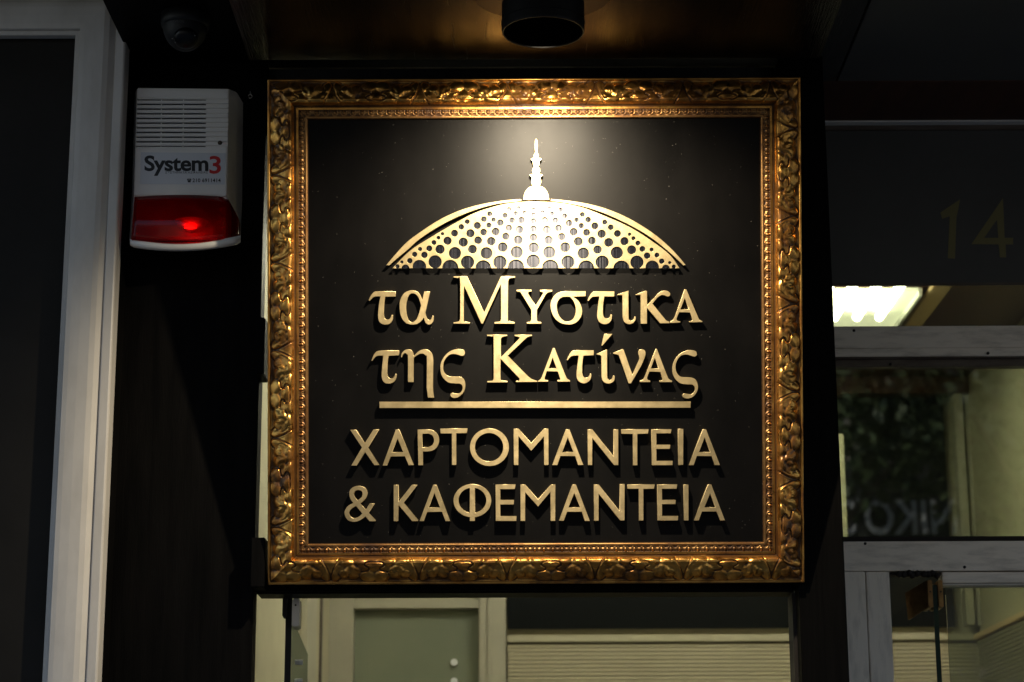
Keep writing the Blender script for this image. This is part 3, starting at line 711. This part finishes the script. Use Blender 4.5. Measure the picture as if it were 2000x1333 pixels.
# -- lettering
A_, B_, C_ = (715, 525), (955, 525), (1140, 525)
D_, E_, F_ = (715, 645), (940, 645), (1130, 645)
G_, H_, I_ = (675, 830), (920, 830), (1165, 830)
J_, K_, L_ = (665, 940), (880, 940), (1170, 940)
GLY = [
 (A_, ["38,495! 75,420 125,365 185,355! 462,355! 462,437! 298,437! 283,540 278,640 278,730 300,785 340,797 378,775 398,722! 420,725! 412,800 370,860 300,877 240,862 200,820 187,750 190,660 203,540 225,437! 160,437 110,450 55,507!"]),
 (A_, ["1000,357! 955,560 925,690! 950,770 985,802 1015,790 1038,732! 1057,740! 1050,820 1015,865 975,877 935,855 915,815 903,765! 860,820 800,865 720,877 640,860 580,810 540,730 524,630 525,530 550,450 600,380 670,345 720,340 790,355 840,400 878,490! 910,355!",
       "720,388 770,400 810,440 840,510 858,575! 840,650 815,730 780,800 720,838 670,810 640,740 625,640 628,550 650,460 680,405"]),
 (A_, ["1365,120! 1580,120! 1845,690! 2108,118! 2330,118! 2330,142! 2245,155 2225,185 2220,240! 2218,780 2235,815 2325,838! 2325,862! 2003,862! 2003,838! 2085,825 2107,790! 2107,240! 1825,862! 1800,858! 1530,265! 1528,780 1550,825 1625,840! 1625,862! 1365,862! 1365,840! 1440,825 1468,790! 1468,190 1430,150 1365,140!"]),
 (B_, ["430,328! 668,328! 668,358! 620,365 615,395! 728,575! 830,410 840,375 795,358! 795,330! 990,330! 990,360! 925,375 885,410! 752,645! 752,790 765,825 820,838! 820,862! 590,862! 590,838! 645,825 660,790! 660,645! 510,400 480,365 430,358!"]),
 (B_, ["1512,352! 1512,432! 1310,440! 1390,495 1440,580 1458,660 1440,750 1380,830 1300,870 1210,872 1120,850 1040,790 985,700 962,600 970,510 1020,420 1090,370 1190,352!",
       "1265,442! 1320,510 1350,590 1355,670 1335,750 1290,805 1215,828 1140,790 1085,710 1062,610 1070,530 1110,470 1170,442"]),
 (B_, ["1540,495! 1575,420 1620,365 1680,355! 1960,355! 1960,437! 1805,437! 1788,540 1782,640 1785,720 1805,765 1845,778 1880,765 1900,718! 1925,722! 1915,800 1870,855 1810,870 1750,855 1705,810 1690,740 1695,650 1708,540 1725,437! 1650,440 1600,455 1555,512!"]),
 (C_, ["525,405! 700,343! 703,760 720,805 750,812 780,790 795,748! 815,750! 808,810 775,850 720,870 670,860 625,820 608,750! 605,450 590,415 527,418!"]),
 (C_, ["810,405! 965,345! 990,350! 990,572! 1100,460 1170,380 1250,345 1310,350 1350,385 1345,425 1310,437 1270,420 1220,415 1160,450 1075,548! 1260,775 1300,815 1338,830! 1343,855! 1195,855! 990,615! 990,862! 890,862! 890,450 870,415 812,415!"]),
 (C_, ["1575,325! 1605,325! 1790,760 1815,800 1855,820! 1855,838! 1650,840! 1650,822! 1690,815 1700,790! 1662,685! 1495,682! 1460,760 1455,800 1470,815 1510,825! 1510,845! 1352,850! 1352,825! 1395,800 1430,740!", "1580,462! 1645,635! 1510,638!"]),
 (D_, ["82,480! 115,400 165,335 240,320! 515,318! 515,395! 350,403! 337,500 330,620 335,710 365,750 410,755 440,730 455,683! 478,690! 465,770 420,820 350,840 290,825 255,780 242,710 248,600 268,403! 190,403 140,425 95,485!"]),
 (D_, ["545,425! 560,360 610,312 670,302 720,325 748,405! 810,340 880,305 950,305 1010,340 1040,400 1050,470! 1045,900 1063,1058! 965,1058! 945,900! 948,450 930,400 890,372 840,375 790,400 745,438! 745,815! 653,815! 653,430 640,385 610,362 580,380 558,430!"]),
 (D_, ["1545,355 1530,315 1480,300 1390,302 1290,345 1210,430 1165,530 1160,620 1180,710 1230,780 1300,825 1400,838 1470,842 1505,880 1500,940 1460,985 1400,990 1340,982 1315,1010 1330,1045 1380,1063 1440,1050 1510,990 1548,910 1548,820 1520,760 1470,730 1390,728 1310,725 1250,695 1212,640 1205,570 1220,490 1270,415 1330,380 1400,380 1490,405 1530,395"]),
 (E_, ["88,72! 408,72! 408,95! 330,110 308,140! 305,425! 575,150 590,115 520,95! 520,72! 795,72! 795,95! 740,105 690,140! 415,400! 700,690 790,765 878,795! 878,812! 540,815! 540,795! 590,790 595,755! 303,450! 303,750 330,785 415,800! 412,820! 92,822! 92,800! 170,790 192,760! 190,130 170,105 88,95!"]),
 (E_, ["1118,282! 1148,282! 1310,690 1345,760 1388,785! 1388,808! 1188,808! 1188,785! 1230,775 1228,745! 1195,650! 1025,645! 995,740 1000,775 1045,785! 1045,808! 886,810! 886,795! 925,765 945,730!", "1115,432! 1178,598! 1055,598!"]),
 (E_, ["1335,465! 1370,390 1420,325 1500,315! 1758,315! 1758,395! 1598,402! 1583,500 1578,620 1585,700 1615,742 1655,742 1685,715 1700,678! 1722,685! 1710,765 1665,815 1605,835 1540,815 1500,770 1487,700 1495,600 1520,402! 1440,402 1390,425 1350,475!"]),
 (F_, ["273,375! 430,308! 447,308! 450,720 465,765 490,782 520,765 540,712! 567,715! 560,785 520,825 460,838 405,820 370,780 358,720! 355,450 345,400 290,385!"]),
 (F_, ["403,60! 530,60! 372,245! 355,240!"]),
 (F_, ["540,355! 685,300! 705,305! 840,700! 940,480 950,430 935,370 940,320 985,302 1030,315 1048,365 1030,440 980,560! 820,835! 780,832! 640,430 610,390 545,372!"]),
 (F_, ["1205,295! 1225,295! 1380,700 1420,770 1462,790! 1462,815! 1265,815! 1265,790! 1305,785 1310,760! 1278,655! 1108,650! 1075,740 1080,775 1120,790! 1120,815! 960,815! 960,790! 1005,775 1035,730!", "1192,432! 1250,600! 1130,600!"]),
 (F_, ["1848,370 1835,335 1780,315 1700,318 1600,360 1520,440 1475,540 1468,640 1490,730 1545,800 1610,840 1700,850 1780,855 1815,890 1815,950 1770,1000 1710,1000 1650,992 1622,1020 1640,1055 1700,1073 1780,1050 1840,985 1868,900 1850,810 1810,760 1750,742 1680,738 1600,730 1550,690 1520,620 1520,540 1550,460 1610,400 1680,385 1750,400 1810,418 1845,400"]),
 (G_, ["72,80! 165,80! 300,290! 435,75! 525,72! 350,360! 528,630! 450,635! 305,430! 175,640! 85,640! 255,355!"]),
 (G_, ["785,75! 838,75! 1068,630! 985,635! 925,495! 705,498! 650,640! 575,640!", "812,215! 900,428! 725,430!"]),
 (G_, ["1125,75! 1290,72! 1370,90 1430,140 1460,210 1455,290 1420,360 1360,405 1280,420! 1210,420! 1212,635! 1135,635!", "1200,142! 1290,140! 1350,165 1378,220 1375,280 1345,325 1290,350! 1200,355!"]),
 (G_, ["1478,60! 1905,57! 1895,132! 1730,135! 1732,630! 1660,630! 1658,138! 1482,138!"]),
 (H_, ["665,62! 742,62! 940,285! 1140,60! 1210,60! 1213,630! 1140,632! 1138,185! 940,410! 742,180! 742,632! 667,632!"]),
 (H_, ["1482,72! 1538,72! 1758,630! 1672,632! 1625,492! 1398,490! 1350,632! 1265,632!", "1512,200! 1600,425! 1425,428!"]),
 (H_, ["1822,72! 1895,72! 2226,495! 2226,72! 2300,72! 2303,632! 2235,632! 1897,210! 1895,632! 1824,632!"]),
 (I_, ["387,72! 815,70! 805,140! 640,145! 640,635! 568,635! 565,145! 390,142!"]),
 (I_, ["860,72! 1173,70! 1162,135! 937,138! 937,312! 1152,312! 1150,378! 937,380! 937,565! 1190,565! 1190,633! 863,633!"]),
 (I_, ["1275,65! 1357,65! 1357,628! 1275,630!"]),
 (I_, ["1660,72! 1712,72! 1932,632! 1845,632! 1798,492! 1570,490! 1520,632! 1440,632!", "1690,200! 1778,428! 1602,428!"]),
 (J_, ["300,78 380,105 420,180 405,250 360,310 310,352! 395,450! 455,352! 535,352! 440,500! 550,620! 545,630! 455,630! 388,555! 330,600 260,632 190,638 120,615 75,555 62,490 85,430 130,380 200,345! 155,280 137,210 150,140 210,90",
       "280,142 330,160 343,200 330,250 268,302! 225,250 210,200 235,155", "243,392! 340,505! 290,555 220,582 165,560 135,510 145,465 185,425"]),
 (J_, ["832,62! 908,62! 908,325! 1115,60! 1203,60! 988,340! 1215,615! 1210,628! 1120,628! 908,375! 905,628! 830,628!"]),
 (J_, ["1448,60! 1500,60! 1718,628! 1640,628! 1585,482! 1355,485! 1305,628! 1232,628!", "1468,190! 1555,412! 1378,415!"]),
 (K_, ["703,55! 1017,53! 1005,127! 778,128! 778,297! 992,297! 990,367! 778,368! 778,550! 1030,550! 1030,625! 705,625!"]),
 (K_, ["1092,55! 1165,55! 1368,285! 1570,55! 1638,55! 1638,625! 1562,625! 1560,170! 1368,400! 1168,178! 1167,625! 1092,625!"]),
 (K_, ["1905,55! 1960,55! 2180,625! 2097,625! 2050,482! 1823,482! 1770,622! 1690,622!", "1932,190! 2025,412! 1842,412!"]),
 (L_, ["-80,55! -2,57! 322,470! 325,48! 400,48! 400,617! 330,617! -5,200! -5,622! -80,622!"]),
 (L_, ["442,55! 870,53! 860,122! 695,125! 695,618! 620,618! 618,122! 445,122!"]),
 (L_, ["910,55! 1222,53! 1215,122! 985,124! 985,295! 1198,297! 1195,362! 985,362! 985,548! 1237,548! 1235,617! 910,618!"]),
 (L_, ["1322,57! 1397,57! 1400,617! 1325,617!"]),
 (L_, ["1700,55! 1753,55! 1970,617! 1893,617! 1835,478! 1610,478! 1560,617! 1480,617!", "1735,195! 1820,412! 1645,412!"]),
]
LH = .0125
fm = lambda a, b: S(a, b, LH)
def letter(loops, name='letter'):
    return plate(name, loops, fm, 0.0005, LH, M['letter'], sign, .0005)
for org, ss in GLY: letter([outline(s, org) for s in ss])
def ell(cx, cy, rx, ry, n=56, a0=0, a1=2 * math.pi): return [(cx + rx * math.cos(a0 + (a1 - a0) * i / n), cy + ry * math.sin(a0 + (a1 - a0) * i / n)) for i in range(n)]
letter([ell(920 + 288 / 8, 830 + 352 / 8, 306 / 8, 295 / 8), ell(920 + 282 / 8, 830 + 352 / 8, 220 / 8, 221 / 8)])
# phi: ring with an upright through it
ox, oy = K_
cx, cy, rx, ry = ox + 341 / 8, oy + 308 / 8, 296 / 8, 260 / 8
a0 = math.acos(41 / 296); outer = [(cx + rx * math.cos(t), cy + ry * math.sin(t)) for t in np.linspace(math.pi - a0, a0 + 2 * math.pi, 60)] + [(ox + 382 / 8, oy + 625 / 8), (ox + 300 / 8, oy + 625 / 8)]
irx, iry, icy = 216 / 8, 197 / 8, oy + 303 / 8
b0 = math.acos(41 / 216)
hr = [(cx + irx * math.cos(t), icy + iry * math.sin(t)) for t in np.linspace(-b0, b0, 26)]
hl = [(cx - irx * math.cos(t), icy + iry * math.sin(t)) for t in np.linspace(-b0, b0, 26)]
letter([outer, hr, hl])
letter([[(741, 785), (1349, 784.5), (1349, 797), (741, 797.5)]], 'underline_bar')
# -- dome: crescents, finial, pierced plate
def cr(pts): return smooth_pts(pts, 4)
lc = cr([(754, 518.5), (775, 494), (795, 473), (822.5, 452.5), (857.5, 430), (895, 412.5), (932.5, 401), (970, 394), (1000, 390.5), (1018, 389.3)]) + \
     cr([(1018, 393), (995, 395.6), (970, 399), (932.5, 409), (895, 423.5), (857.5, 442.5), (820, 467), (795, 489), (775, 505.5), (760, 519)])
rcz = cr([(1076, 389.3), (1095, 390.8), (1132.5, 395.5), (1170, 403.7), (1207.5, 417), (1245, 436), (1282.5, 461), (1314, 489), (1339.4, 518)]) + \
     cr([(1335, 519), (1307, 492.5), (1270, 463.5), (1230, 440), (1182.5, 418), (1140, 404), (1095, 395.2), (1076, 393.2)])
letter([lc], 'crescent'); letter([rcz], 'crescent')
k = 10.25
fin_r = [(1, 60), (10, 75), (24, 110), (30, 200), (28, 270), (22, 345), (40, 365), (52, 405), (45, 440), (62, 450), (100, 460), (112, 470), (100, 490), (70, 515), (66, 570), (52, 615), (40, 626), (58, 635), (78, 670), (83, 705), (74, 745), (58, 765), (90, 772), (130, 780), (138, 795), (115, 815), (85, 845), (98, 890), (102, 930), (90, 975), (70, 1005), (115, 1020), (170, 1055), (220, 1120), (250, 1200), (262, 1290)]
fcx = 382
fin = [(1010 + (fcx + a) / k, 265 + b / k) for a, b in fin_r] + [(1010 + (fcx + a) / k, 265 + b / k) for a, b in ((130, 1294), (0, 1288), (-130, 1294))] + [(1010 + (fcx - a) / k, 265 + b / k) for a, b in reversed(fin_r)]
letter([fin], 'finial')
Z1 = [(250,1045,32),(375,1080,62),(592,1050,105),(838,975,103),(1075,1070,125),(1345,980,103),(1590,1070,120),(1852,980,103),(318,978,25),(443,958,42),(518,858,40),(602,775,32),(670,867,50),(747,765,46),(820,673,38),(890,598,30),(952,537,26),(915,778,72),(1032,645,64),(1142,527,54),(1247,428,43),(1340,347,38),(1148,838,95),(1278,668,72),(1390,528,64),(1498,408,55),(1602,308,43),(1692,226,37),(1422,777,68),(1510,637,60),(1595,510,52),(1680,403,40),(1752,317,34),(1640,838,92),(1715,652,66),(1785,502,60),(1857,362,51),(1930,250,40),(1895,745,75)]
Z3 = [(248,685,62),(303,537,55),(357,405,49),(302,218,40),(470,195,33),(420,285,36),(572,272,34),(437,958,103),(463,745,76),(487,567,65),(520,402,56),(425,1225,138),(733,215,32),(728,307,37),(728,420,48),(728,555,56),(727,703,64),(733,880,88),(725,1115,115),(1002,197,32),(885,272,38),(1050,293,37),(925,405,56),(960,568,67),(990,748,72),(1003,960,103),(1020,1230,140),(1108,407,49),(1163,540,58),(1218,690,63),(1278,873,85),(1327,1130,112),(1198,225,38),(1270,330,43),(1348,455,57),(1425,605,67)]
Z2 = [(248,320,34),(340,235,37),(430,315,43),(322,410,41),(405,515,53),(275,655,67),(490,643,60),(535,413,54),(642,538,64),(690,354,38),(783,434,44),(355,840,88),(577,783,65),(752,672,70),(888,532,54),(650,980,103),(400,1075,122),(877,832,95),(997,652,64),(1078,544,26),(1138,607,31),(1208,682,38),(1110,787,70),(950,1080,125),(1192,980,103),(1278,773,45),(1422,783,31),(1352,878,50),(1505,870,38),(1580,965,42),(1432,1060,105),(1705,988,25),(1645,1080,60),(1768,1050,32)]
holes = [(745 + a / 8, 390 + b / 8, r / 8) for a, b, r in Z1] + [(1095 + a / 8, 390 + b / 8, r / 8) for a, b, r in Z2] + [(960 + a / 8.888, 385 + b / 8.888, r / 8.888) for a, b, r in Z3]
CH = 524.3
arc = smooth_pts([(766.5, CH), (801, 490), (841, 464), (889, 436), (930, 415), (976, 401), (1010, 395.8), (1045, 394.2), (1095, 397), (1140, 406.4), (1182.5, 422.7), (1230, 444), (1270, 469), (1307.5, 497.5), (1327, CH)], 5)
full = [arc]
cut = sorted([q for q in holes if q[1] + q[2] > CH - .6], key=lambda q: -q[0])
outl = list(arc)
last = 1e9
for hx, hy, hr_ in cut:
    dz = CH - hy
    if abs(dz) >= hr_: hr_ = abs(dz) + .25
    dx = math.sqrt(hr_ * hr_ - dz * dz)
    if hx + dx > last - .4: 
        sh = hx + dx - (last - .4); hx -= sh
    a = math.atan2(dz, dx); last = hx - dx
    if last < 768: continue
    n = 22
    # run from the right crossing, over the top, to the left crossing (y grows downwards)
    aa = np.linspace(a, -math.pi - a, n)
    outl += [(hx + hr_ * math.cos(t), hy + hr_ * math.sin(t)) for t in aa]
inner = [q for q in holes if q[1] + q[2] <= CH - .6]
plate('dome_plate', [outl] + [ell(a, b, r, r, 24) for a, b, r in inner], fm, LH - .0016, LH, M['letter'], sign, .0003)
plate('dome_film', [[(a, min(b, CH)) for a, b in arc]], lambda a, b: S(a, b, LH - .003), LH - .0036, LH - .0028, M['silver'], sign, .0001)

# ================================================================== ALARM SIREN
YP = 4.03
al = empty('alarm_box', tuple(P(362, 480, YP)), label='white louvred alarm siren box with red strobe lens on the black pillar', cat='alarm')
def PL(m): m.parent = al; m.matrix_parent_inverse = Matrix.Translation(-al.location); return m
Yf = YP - .075
def pf(a, b, d=0): return P(a, b, Yf + d)
def slab(name, m, quad, d0, d1, bevel=.0015, **k):
    """prism between depth offsets d0 (front) and d1 (rear) of the front plane, corners from pixels"""
    fr = [pf(a, b, 0) for a, b in quad]
    f_ = [(p.x, Yf + d0, p.z) for p in fr]; b_ = [(p.x, Yf + d1, p.z) for p in fr]
    return PL(MB().hexa(f_, b_).build(name, m, None, bevel, **k))
# housing: tapered body behind the front
bk = [P(258, 197, YP), P(474, 199, YP), P(470, 474, YP), P(252, 474, YP)]
fr0 = [pf(267.5, 173, .007), pf(447, 174, .007), pf(443, 385, .007), pf(261, 384, .007)]
hb = MB()
ring = [pf(268, 172, .007), pf(447, 174, .007), pf(443, 384, .007), pf(444, 470, .012), pf(256, 470, .012), pf(262, 384, .007)]
mid = [P(264, 178, YP - .035), P(463, 180, YP - .035), P(459, 388, YP - .035), P(468, 470, YP - .035), P(252, 471, YP - .035), P(257, 386, YP - .035)]
bck = [P(262, 197, YP), P(475, 200, YP), P(473, 390, YP), P(470, 468, YP), P(254, 470, YP), P(259, 388, YP)]
vs_ = [tuple(p) for p in ring + mid + bck]
hb.v = vs_; n6 = 6
for r0_ in (0, 6):
    for i in range(6): hb.f.append((r0_ + i, r0_ + (i + 1) % 6, r0_ + 6 + (i + 1) % 6, r0_ + 6 + i))
hb.f.append(tuple(range(6)))
PL(hb.build('housing', M['plastic'], None, .002))
slab('front_cover', M['plastic'], [(268, 173), (447, 174.5), (446.6, 194), (267.5, 193.5)], 0, .009, .002)
slab('front_cover', M['plastic'], [(264.8, 286.5), (444.8, 287.0), (443, 383), (262, 383)], 0, .009, .002)
slab('slot_backing', M['slot_shade'], [(267.5, 192), (403, 192), (401.5, 286), (265, 286)], .0055, .0068, 0)
slab('slot_backing', M['plastic'], [(402, 192), (446, 192), (444, 287), (401, 287)], .0035, .0068, 0)
for i in range(10):
    yb = 193.6 + i * 9.15
    xl_ = 267.4 - i * .28; xr_ = 446.4 - i * .16
    slab('louvre', M['plastic'], [(xl_, yb + 2.8), (xr_, yb + 3.0), (xr_, yb + 8.9), (xl_, yb + 8.7)], 0, .0052, .0008)
for gx in (314, 357):
    slab('louvre_rib', M['plastic'], [(gx, 193), (gx + 1.6, 193), (gx + .6, 286), (gx - 1, 286)], .002, .0056, 0)
sc_ = pf(429.5, 279.5)
o = MB().lathe([(.0001, .0012), (.0036, .0010), (.0045, 0), (.0045, -.003)], 20).build('screw', M['bark'], None, smooth=True)
o.rotation_euler = (rad(90), 0, 0); o.location = (sc_.x, Yf - .0008, sc_.z); PL(o)
st = slab('sticker', M['sticker'], [(275, 298), (440.5, 299.5), (439, 361), (273.5, 360)], -.0004, .0002, 0)
def q4(x0_, y0_, x1_, y1_, d=-.0006): return [P(x0_, y0_, Yf + d), P(x1_, y0_, Yf + d), P(x1_, y1_, Yf + d), P(x0_, y1_, Yf + d)]
for txt, q, m_, b_, s_ in (('System', (282, 304, 407, 344), 'ink', .027, .96), ('3', (409, 305, 431.5, 340), 'red_ink', .016, 1), ('ΣΥΣΤΗΜΑΤΑ ΑΣΦΑΛΕΙΑΣ', (323, 335, 406, 339.5), 'grey_ink', .012, 1.1), ('210 6911414', (376, 349, 431, 356.5), 'ink', .02, 1.05)):
    o = fit_text('print', txt, q4(*q), M[m_], None, b_, .0002, s_); PL(o)
ph = MB()
def pq(a, b, c_, d_): 
    u = q4(a, b, c_, d_); ph.hexa(u, [(p.x, p.y + .0003, p.z) for p in u])
pq(365.5, 349.5, 373.5, 351.3); pq(365.5, 351, 367.3, 352.8); pq(371.7, 351, 373.5, 352.8); pq(366.6, 352.2, 372.4, 356.5)
PL(ph.build('print', M['ink']))
# strobe lens: wedge, widening downwards, with lip below
lt = [pf(262.5, 385.5, -.001), pf(352, 381.5, -.004), pf(443.5, 384, -.001)]
lensF = MB(); NX = 25; NZ = 9
def lens_pt(u, t, off=0):
    """u across 0..1, t down 0..1 on the lens front; outside of the shell"""
    ax = 262.5 + u * 181; bx = 256 + u * 209.5
    x = ax + (bx - ax) * min(1, t * 1.0) if u < .86 else ax + (bx - ax) * min(1, t * 1.9)
    ytop = 385 - 4 * math.sin(u * math.pi); ybot = 467 + (1 - (2 * u - 1) ** 2) * 11 - u * 6
    y = ytop + (ybot - ytop) * t
    dep = -.004 - .030 * math.sin(min(1, t * 1.7) * math.pi / 2) - .006 * math.sin(u * math.pi)
    if u > .86: dep += (u - .86) / .14 * (.02 + .012 * t)
    p = P(x, y, Yf + dep + off)
    return tuple(p)
ids = {}
for j in range(NZ):
    for i in range(NX):
        ids[i, j] = len(lensF.v); lensF.v.append(lens_pt(i / (NX - 1), j / (NZ - 1)))
for j in range(NZ - 1):
    for i in range(NX - 1): lensF.f.append((ids[i, j], ids[i + 1, j], ids[i + 1, j + 1], ids[i, j + 1]))
# rear skirt so that the lens is a closed shell
b0_ = len(lensF.v)
per = [(i, 0) for i in range(NX)] + [(NX - 1, j) for j in range(1, NZ)] + [(i, NZ - 1) for i in range(NX - 2, -1, -1)] + [(0, j) for j in range(NZ - 2, 0, -1)]
for i, j in per:
    p = lensF.v[ids[i, j]]; lensF.v.append((p[0], Yf + .02, p[2]))
for q in range(len(per)):
    a = ids[per[q]]; b = ids[per[(q + 1) % len(per)]]; lensF.f.append((a, b, b0_ + (q + 1) % len(per), b0_ + q))
lensF.f.append(tuple(b0_ + i for i in range(len(per))))
# red plastic lets its lamp glow through: a translucent shell
def red_lens():
    m = bpy.data.materials.new('red strobe lens'); m.use_nodes = True
    n = m.node_tree.nodes; l = m.node_tree.links; b = n['Principled BSDF']; out = n['Material Output']
    b.inputs['Base Color'].default_value = (.15, .0014, .0018, 1); b.inputs['Roughness'].default_value = .08
    tr = n.new('ShaderNodeBsdfTransparent'); tr.inputs[0].default_value = (.5, .005, .005, 1)
    mx = n.new('ShaderNodeMixShader'); mx.inputs[0].default_value = .42
    l.new(tr.outputs[0], mx.inputs[1]); l.new(b.outputs[0], mx.inputs[2]); l.new(mx.outputs[0], out.inputs[0])
    return m
M['red_lens'] = red_lens()
PL(lensF.build('strobe_lens', M['red_lens'], None, 0, True))
# lip
lipv = MB(); n = 28
for j, (o_, dd) in enumerate(((-2, -.034), (3, -.037), (12, -.034), (15, -.005), (15, .02), (-2, .02))):
    for i in range(n + 1):
        u = i / n; x = 254 + u * 216; yb = 468 + (1 - (2 * u - 1) ** 2) * 11 - u * 6 + o_ * (1 if 0 < i < n else .8)
        s_ = 1 - .0 * j
        ed = .5 * ((abs(2 * u - 1)) ** 8) * .03
        lipv.v.append(tuple(P(x, yb, Yf + dd + ed)))
for j in range(6):
    for i in range(n):
        a = j * (n + 1) + i; b = ((j + 1) % 6) * (n + 1) + i; lipv.f.append((a, a + 1, b + 1, b))
PL(lipv.build('lower_lip', M['plastic'], None, 0, True))
# strobe lamp with reflector dish inside the lens
g = P(371, 446, Yf - .018)
refl = MB().lathe([(.034, .013), (.026, .003), (.015, -.004), (.004, -.007), (.0005, -.0075)], 32)
o = refl.build('reflector', M['white_letter'], None, smooth=True); o.location = (g.x, Yf + .0, g.z + .006); PL(o)
M['led'] = mat('lit red lamp', (1, .1, .08), .4, emit=(1, .10, .06), estr=20)
o = MB().lathe([(.0003, .004), (.006, .003), (.009, 0), (.006, -.003), (.0003, -.0035)], 20).build('lamp_bulb', M['led'], None, smooth=True)
o.location = (g.x + .001, Yf - .020, g.z); o.scale = (1.4, .6, .45); PL(o)

# ================================================================== CCTV DOME under the soffit
cc = P(362, 50, 3.78)
cam_o = empty('security_camera', (cc.x, 3.78, cc.z), label='small dark dome security camera under the soffit above the alarm box', cat='security camera')
rb = 47 / F * (R3.inverted() @ (EYE - cc)).z
MB().lathe([(rb * .95, ZS - cc.z - .001), (rb * 1.0, .03), (rb * 1.02, .004), (rb * .98, -.004), (rb * .9, -.006)], 48).build('mount', M['cctv'], cam_o, smooth=True)
bl = MB().lathe([(rb * .93 * math.cos(a), -rb * .93 * math.sin(a) * 1.2) for a in np.linspace(0, math.pi / 2 - .01, 14)], 48).build('dome_shell', M['cctv'], cam_o, smooth=True)
o = MB().lathe([(rb * .5 * math.cos(a), -rb * .3 * math.sin(a)) for a in np.linspace(0, math.pi / 2 - .01, 8)], 32).build('eye', M['lens_cctv'], cam_o, smooth=True)
o.location = (.006, -rb * .52, -rb * .78); o.rotation_euler = (rad(-38), rad(-8), 0)
for a, b, cc_ in ((-.018, 0, 0), (.022, .012, 0), (.026, .006, 0), (-.012, -.008, 0)):
    ho = MB().lathe([(.0003, .001), (.0012, 0), (.0003, -.001)], 8).build('infrared_led', M['steel'], cam_o, smooth=True)
    ho.location = (a, -rb * .80, -rb * .92 + b)
q = [P(332, 39, 3.725), P(359, 40, 3.7265), P(359, 45.5, 3.7265), P(332, 44.5, 3.725)]
o = fit_text('print', 'HIKVISION', q, M['grey_ink'], None, .01, .0003); o.parent = cam_o; o.matrix_parent_inverse = Matrix.Translation(-cam_o.location)

# ================================================================== ACROSS THE STREET (seen in the glass)
opp = empty('shop_building', (0, -11.5, 0), label='plain rendered building across the street, mirrored in the lobby glass', cat='building')
child_box('wall', M['render'], -16, 18, -19, -11.5, 0, 9, opp, 0)
for i in range(9):
    for j in range(2):
        x = -14 + i * 3.6; z = 5.2 + j * 2.2
        f_ = child_box('window', M['opp_glass'], x, x + 1.3, -11.52, -11.40, z, z + 1.3, opp, 0)
YO = -10.9; VY = 2 * (YF + .004) - YO
fs = empty('fascia_sign', (0, YO, 3.9), label="dark fascia sign reading NIKO'S in white letters across the street", cat='sign')
pa = P(1868, 1045, VY); pb = P(1640, 975, VY)
child_box('sign_board', M['fascia'], pb.x - 1.2, pa.x + 2.0, -11.4, YO, pa.z - .35, pb.z + .35, fs, .01)
me = text_mesh("NIKO'S", .01, .02)
xs = [v.co.x for v in me.vertices]; ys = [v.co.y for v in me.vertices]; mx0, mx1, my0, my1 = min(xs), max(xs), min(ys), max(ys)
xr_ = pa.x; xl_ = P(1640, 1000, VY).x; zt_, zb_ = P(1750, 975, VY).z, P(1750, 1045, VY).z
for v in me.vertices:
    a = (v.co.x - mx0) / (mx1 - mx0); b = (v.co.y - my0) / (my1 - my0)
    v.co = (xr_ + (xl_ - xr_) * a, YO + .012 + v.co.z, zb_ + (zt_ - zb_) * b)
link('lettering', me, M['white_letter'], None).parent = fs
fs.children[-1].matrix_parent_inverse = Matrix.Translation(-fs.location)
for o in fs.children:
    o.matrix_parent_inverse = Matrix.Translation(-fs.location)

def tree(x, y, hgt, r, seed, label):
    rnd = np.random.RandomState(seed)
    t = empty('street_tree', (x, y, 0), label=label, cat='tree', group='trees across the street')
    mb = MB()
    def limb(a, b, r0, r1, n=8):
        a = Vector(a); b = Vector(b); d = (b - a).normalized(); u = d.orthogonal().normalized(); w = d.cross(u); k0 = len(mb.v)
        for p, rr in ((a, r0), (b, r1)):
            for i in range(n):
                tt = 2 * math.pi * i / n; mb.v.append(tuple(p + u * rr * math.cos(tt) + w * rr * math.sin(tt)))
        for i in range(n): mb.f.append((k0 + i, k0 + (i + 1) % n, k0 + n + (i + 1) % n, k0 + n + i))
    limb((0, 0, 0), (.1, .05, hgt * .66), .14, .09)
    for i in range(7):
        a = i * 2.4; limb((.1, .05, hgt * (.52 + .02 * i)), (r * .7 * math.cos(a), r * .7 * math.sin(a), hgt * (.72 + .03 * i)), .06, .02)
    mb.build('trunk', M['bark'], t)
    # leaf clumps with gaps
    N = 46; cent = rnd.normal(size=(N, 3)); cent /= np.linalg.norm(cent, axis=1)[:, None]
    cent *= (rnd.uniform(.35, 1, N) ** .6)[:, None] * np.array([r, r, hgt * .17]); cent[:, 2] += hgt * .82
    per = 120; pts = (cent[:, None, :] + rnd.normal(size=(N, per, 3)) * r * .14).reshape(-1, 3)
    n = len(pts); u = rnd.normal(size=(n, 3)); u /= np.linalg.norm(u, axis=1)[:, None]; w = rnd.normal(size=(n, 3)); w -= (w * u).sum(1)[:, None] * u; w /= np.linalg.norm(w, axis=1)[:, None]
    s = rnd.uniform(.05, .09, n)[:, None]
    V = np.stack([pts - u * s, pts + w * s * .6, pts + u * s, pts - w * s * .6], 1).reshape(-1, 3)
    me = bpy.data.meshes.new('crown'); me.from_pydata(V.tolist(), [], np.arange(4 * n).reshape(-1, 4).tolist())
    link('crown', me, M['leaf'], t)
tree(2.1, -8.9, 6.9, 1.8, 1, 'leafy tree nearest the fascia sign across the street')
tree(4.9, -9.2, 7.0, 1.9, 2, 'leafy tree to the right of the fascia sign across the street')
tree(-3.4, -9.0, 6.6, 1.6, 3, 'leafy tree at the left end across the street')
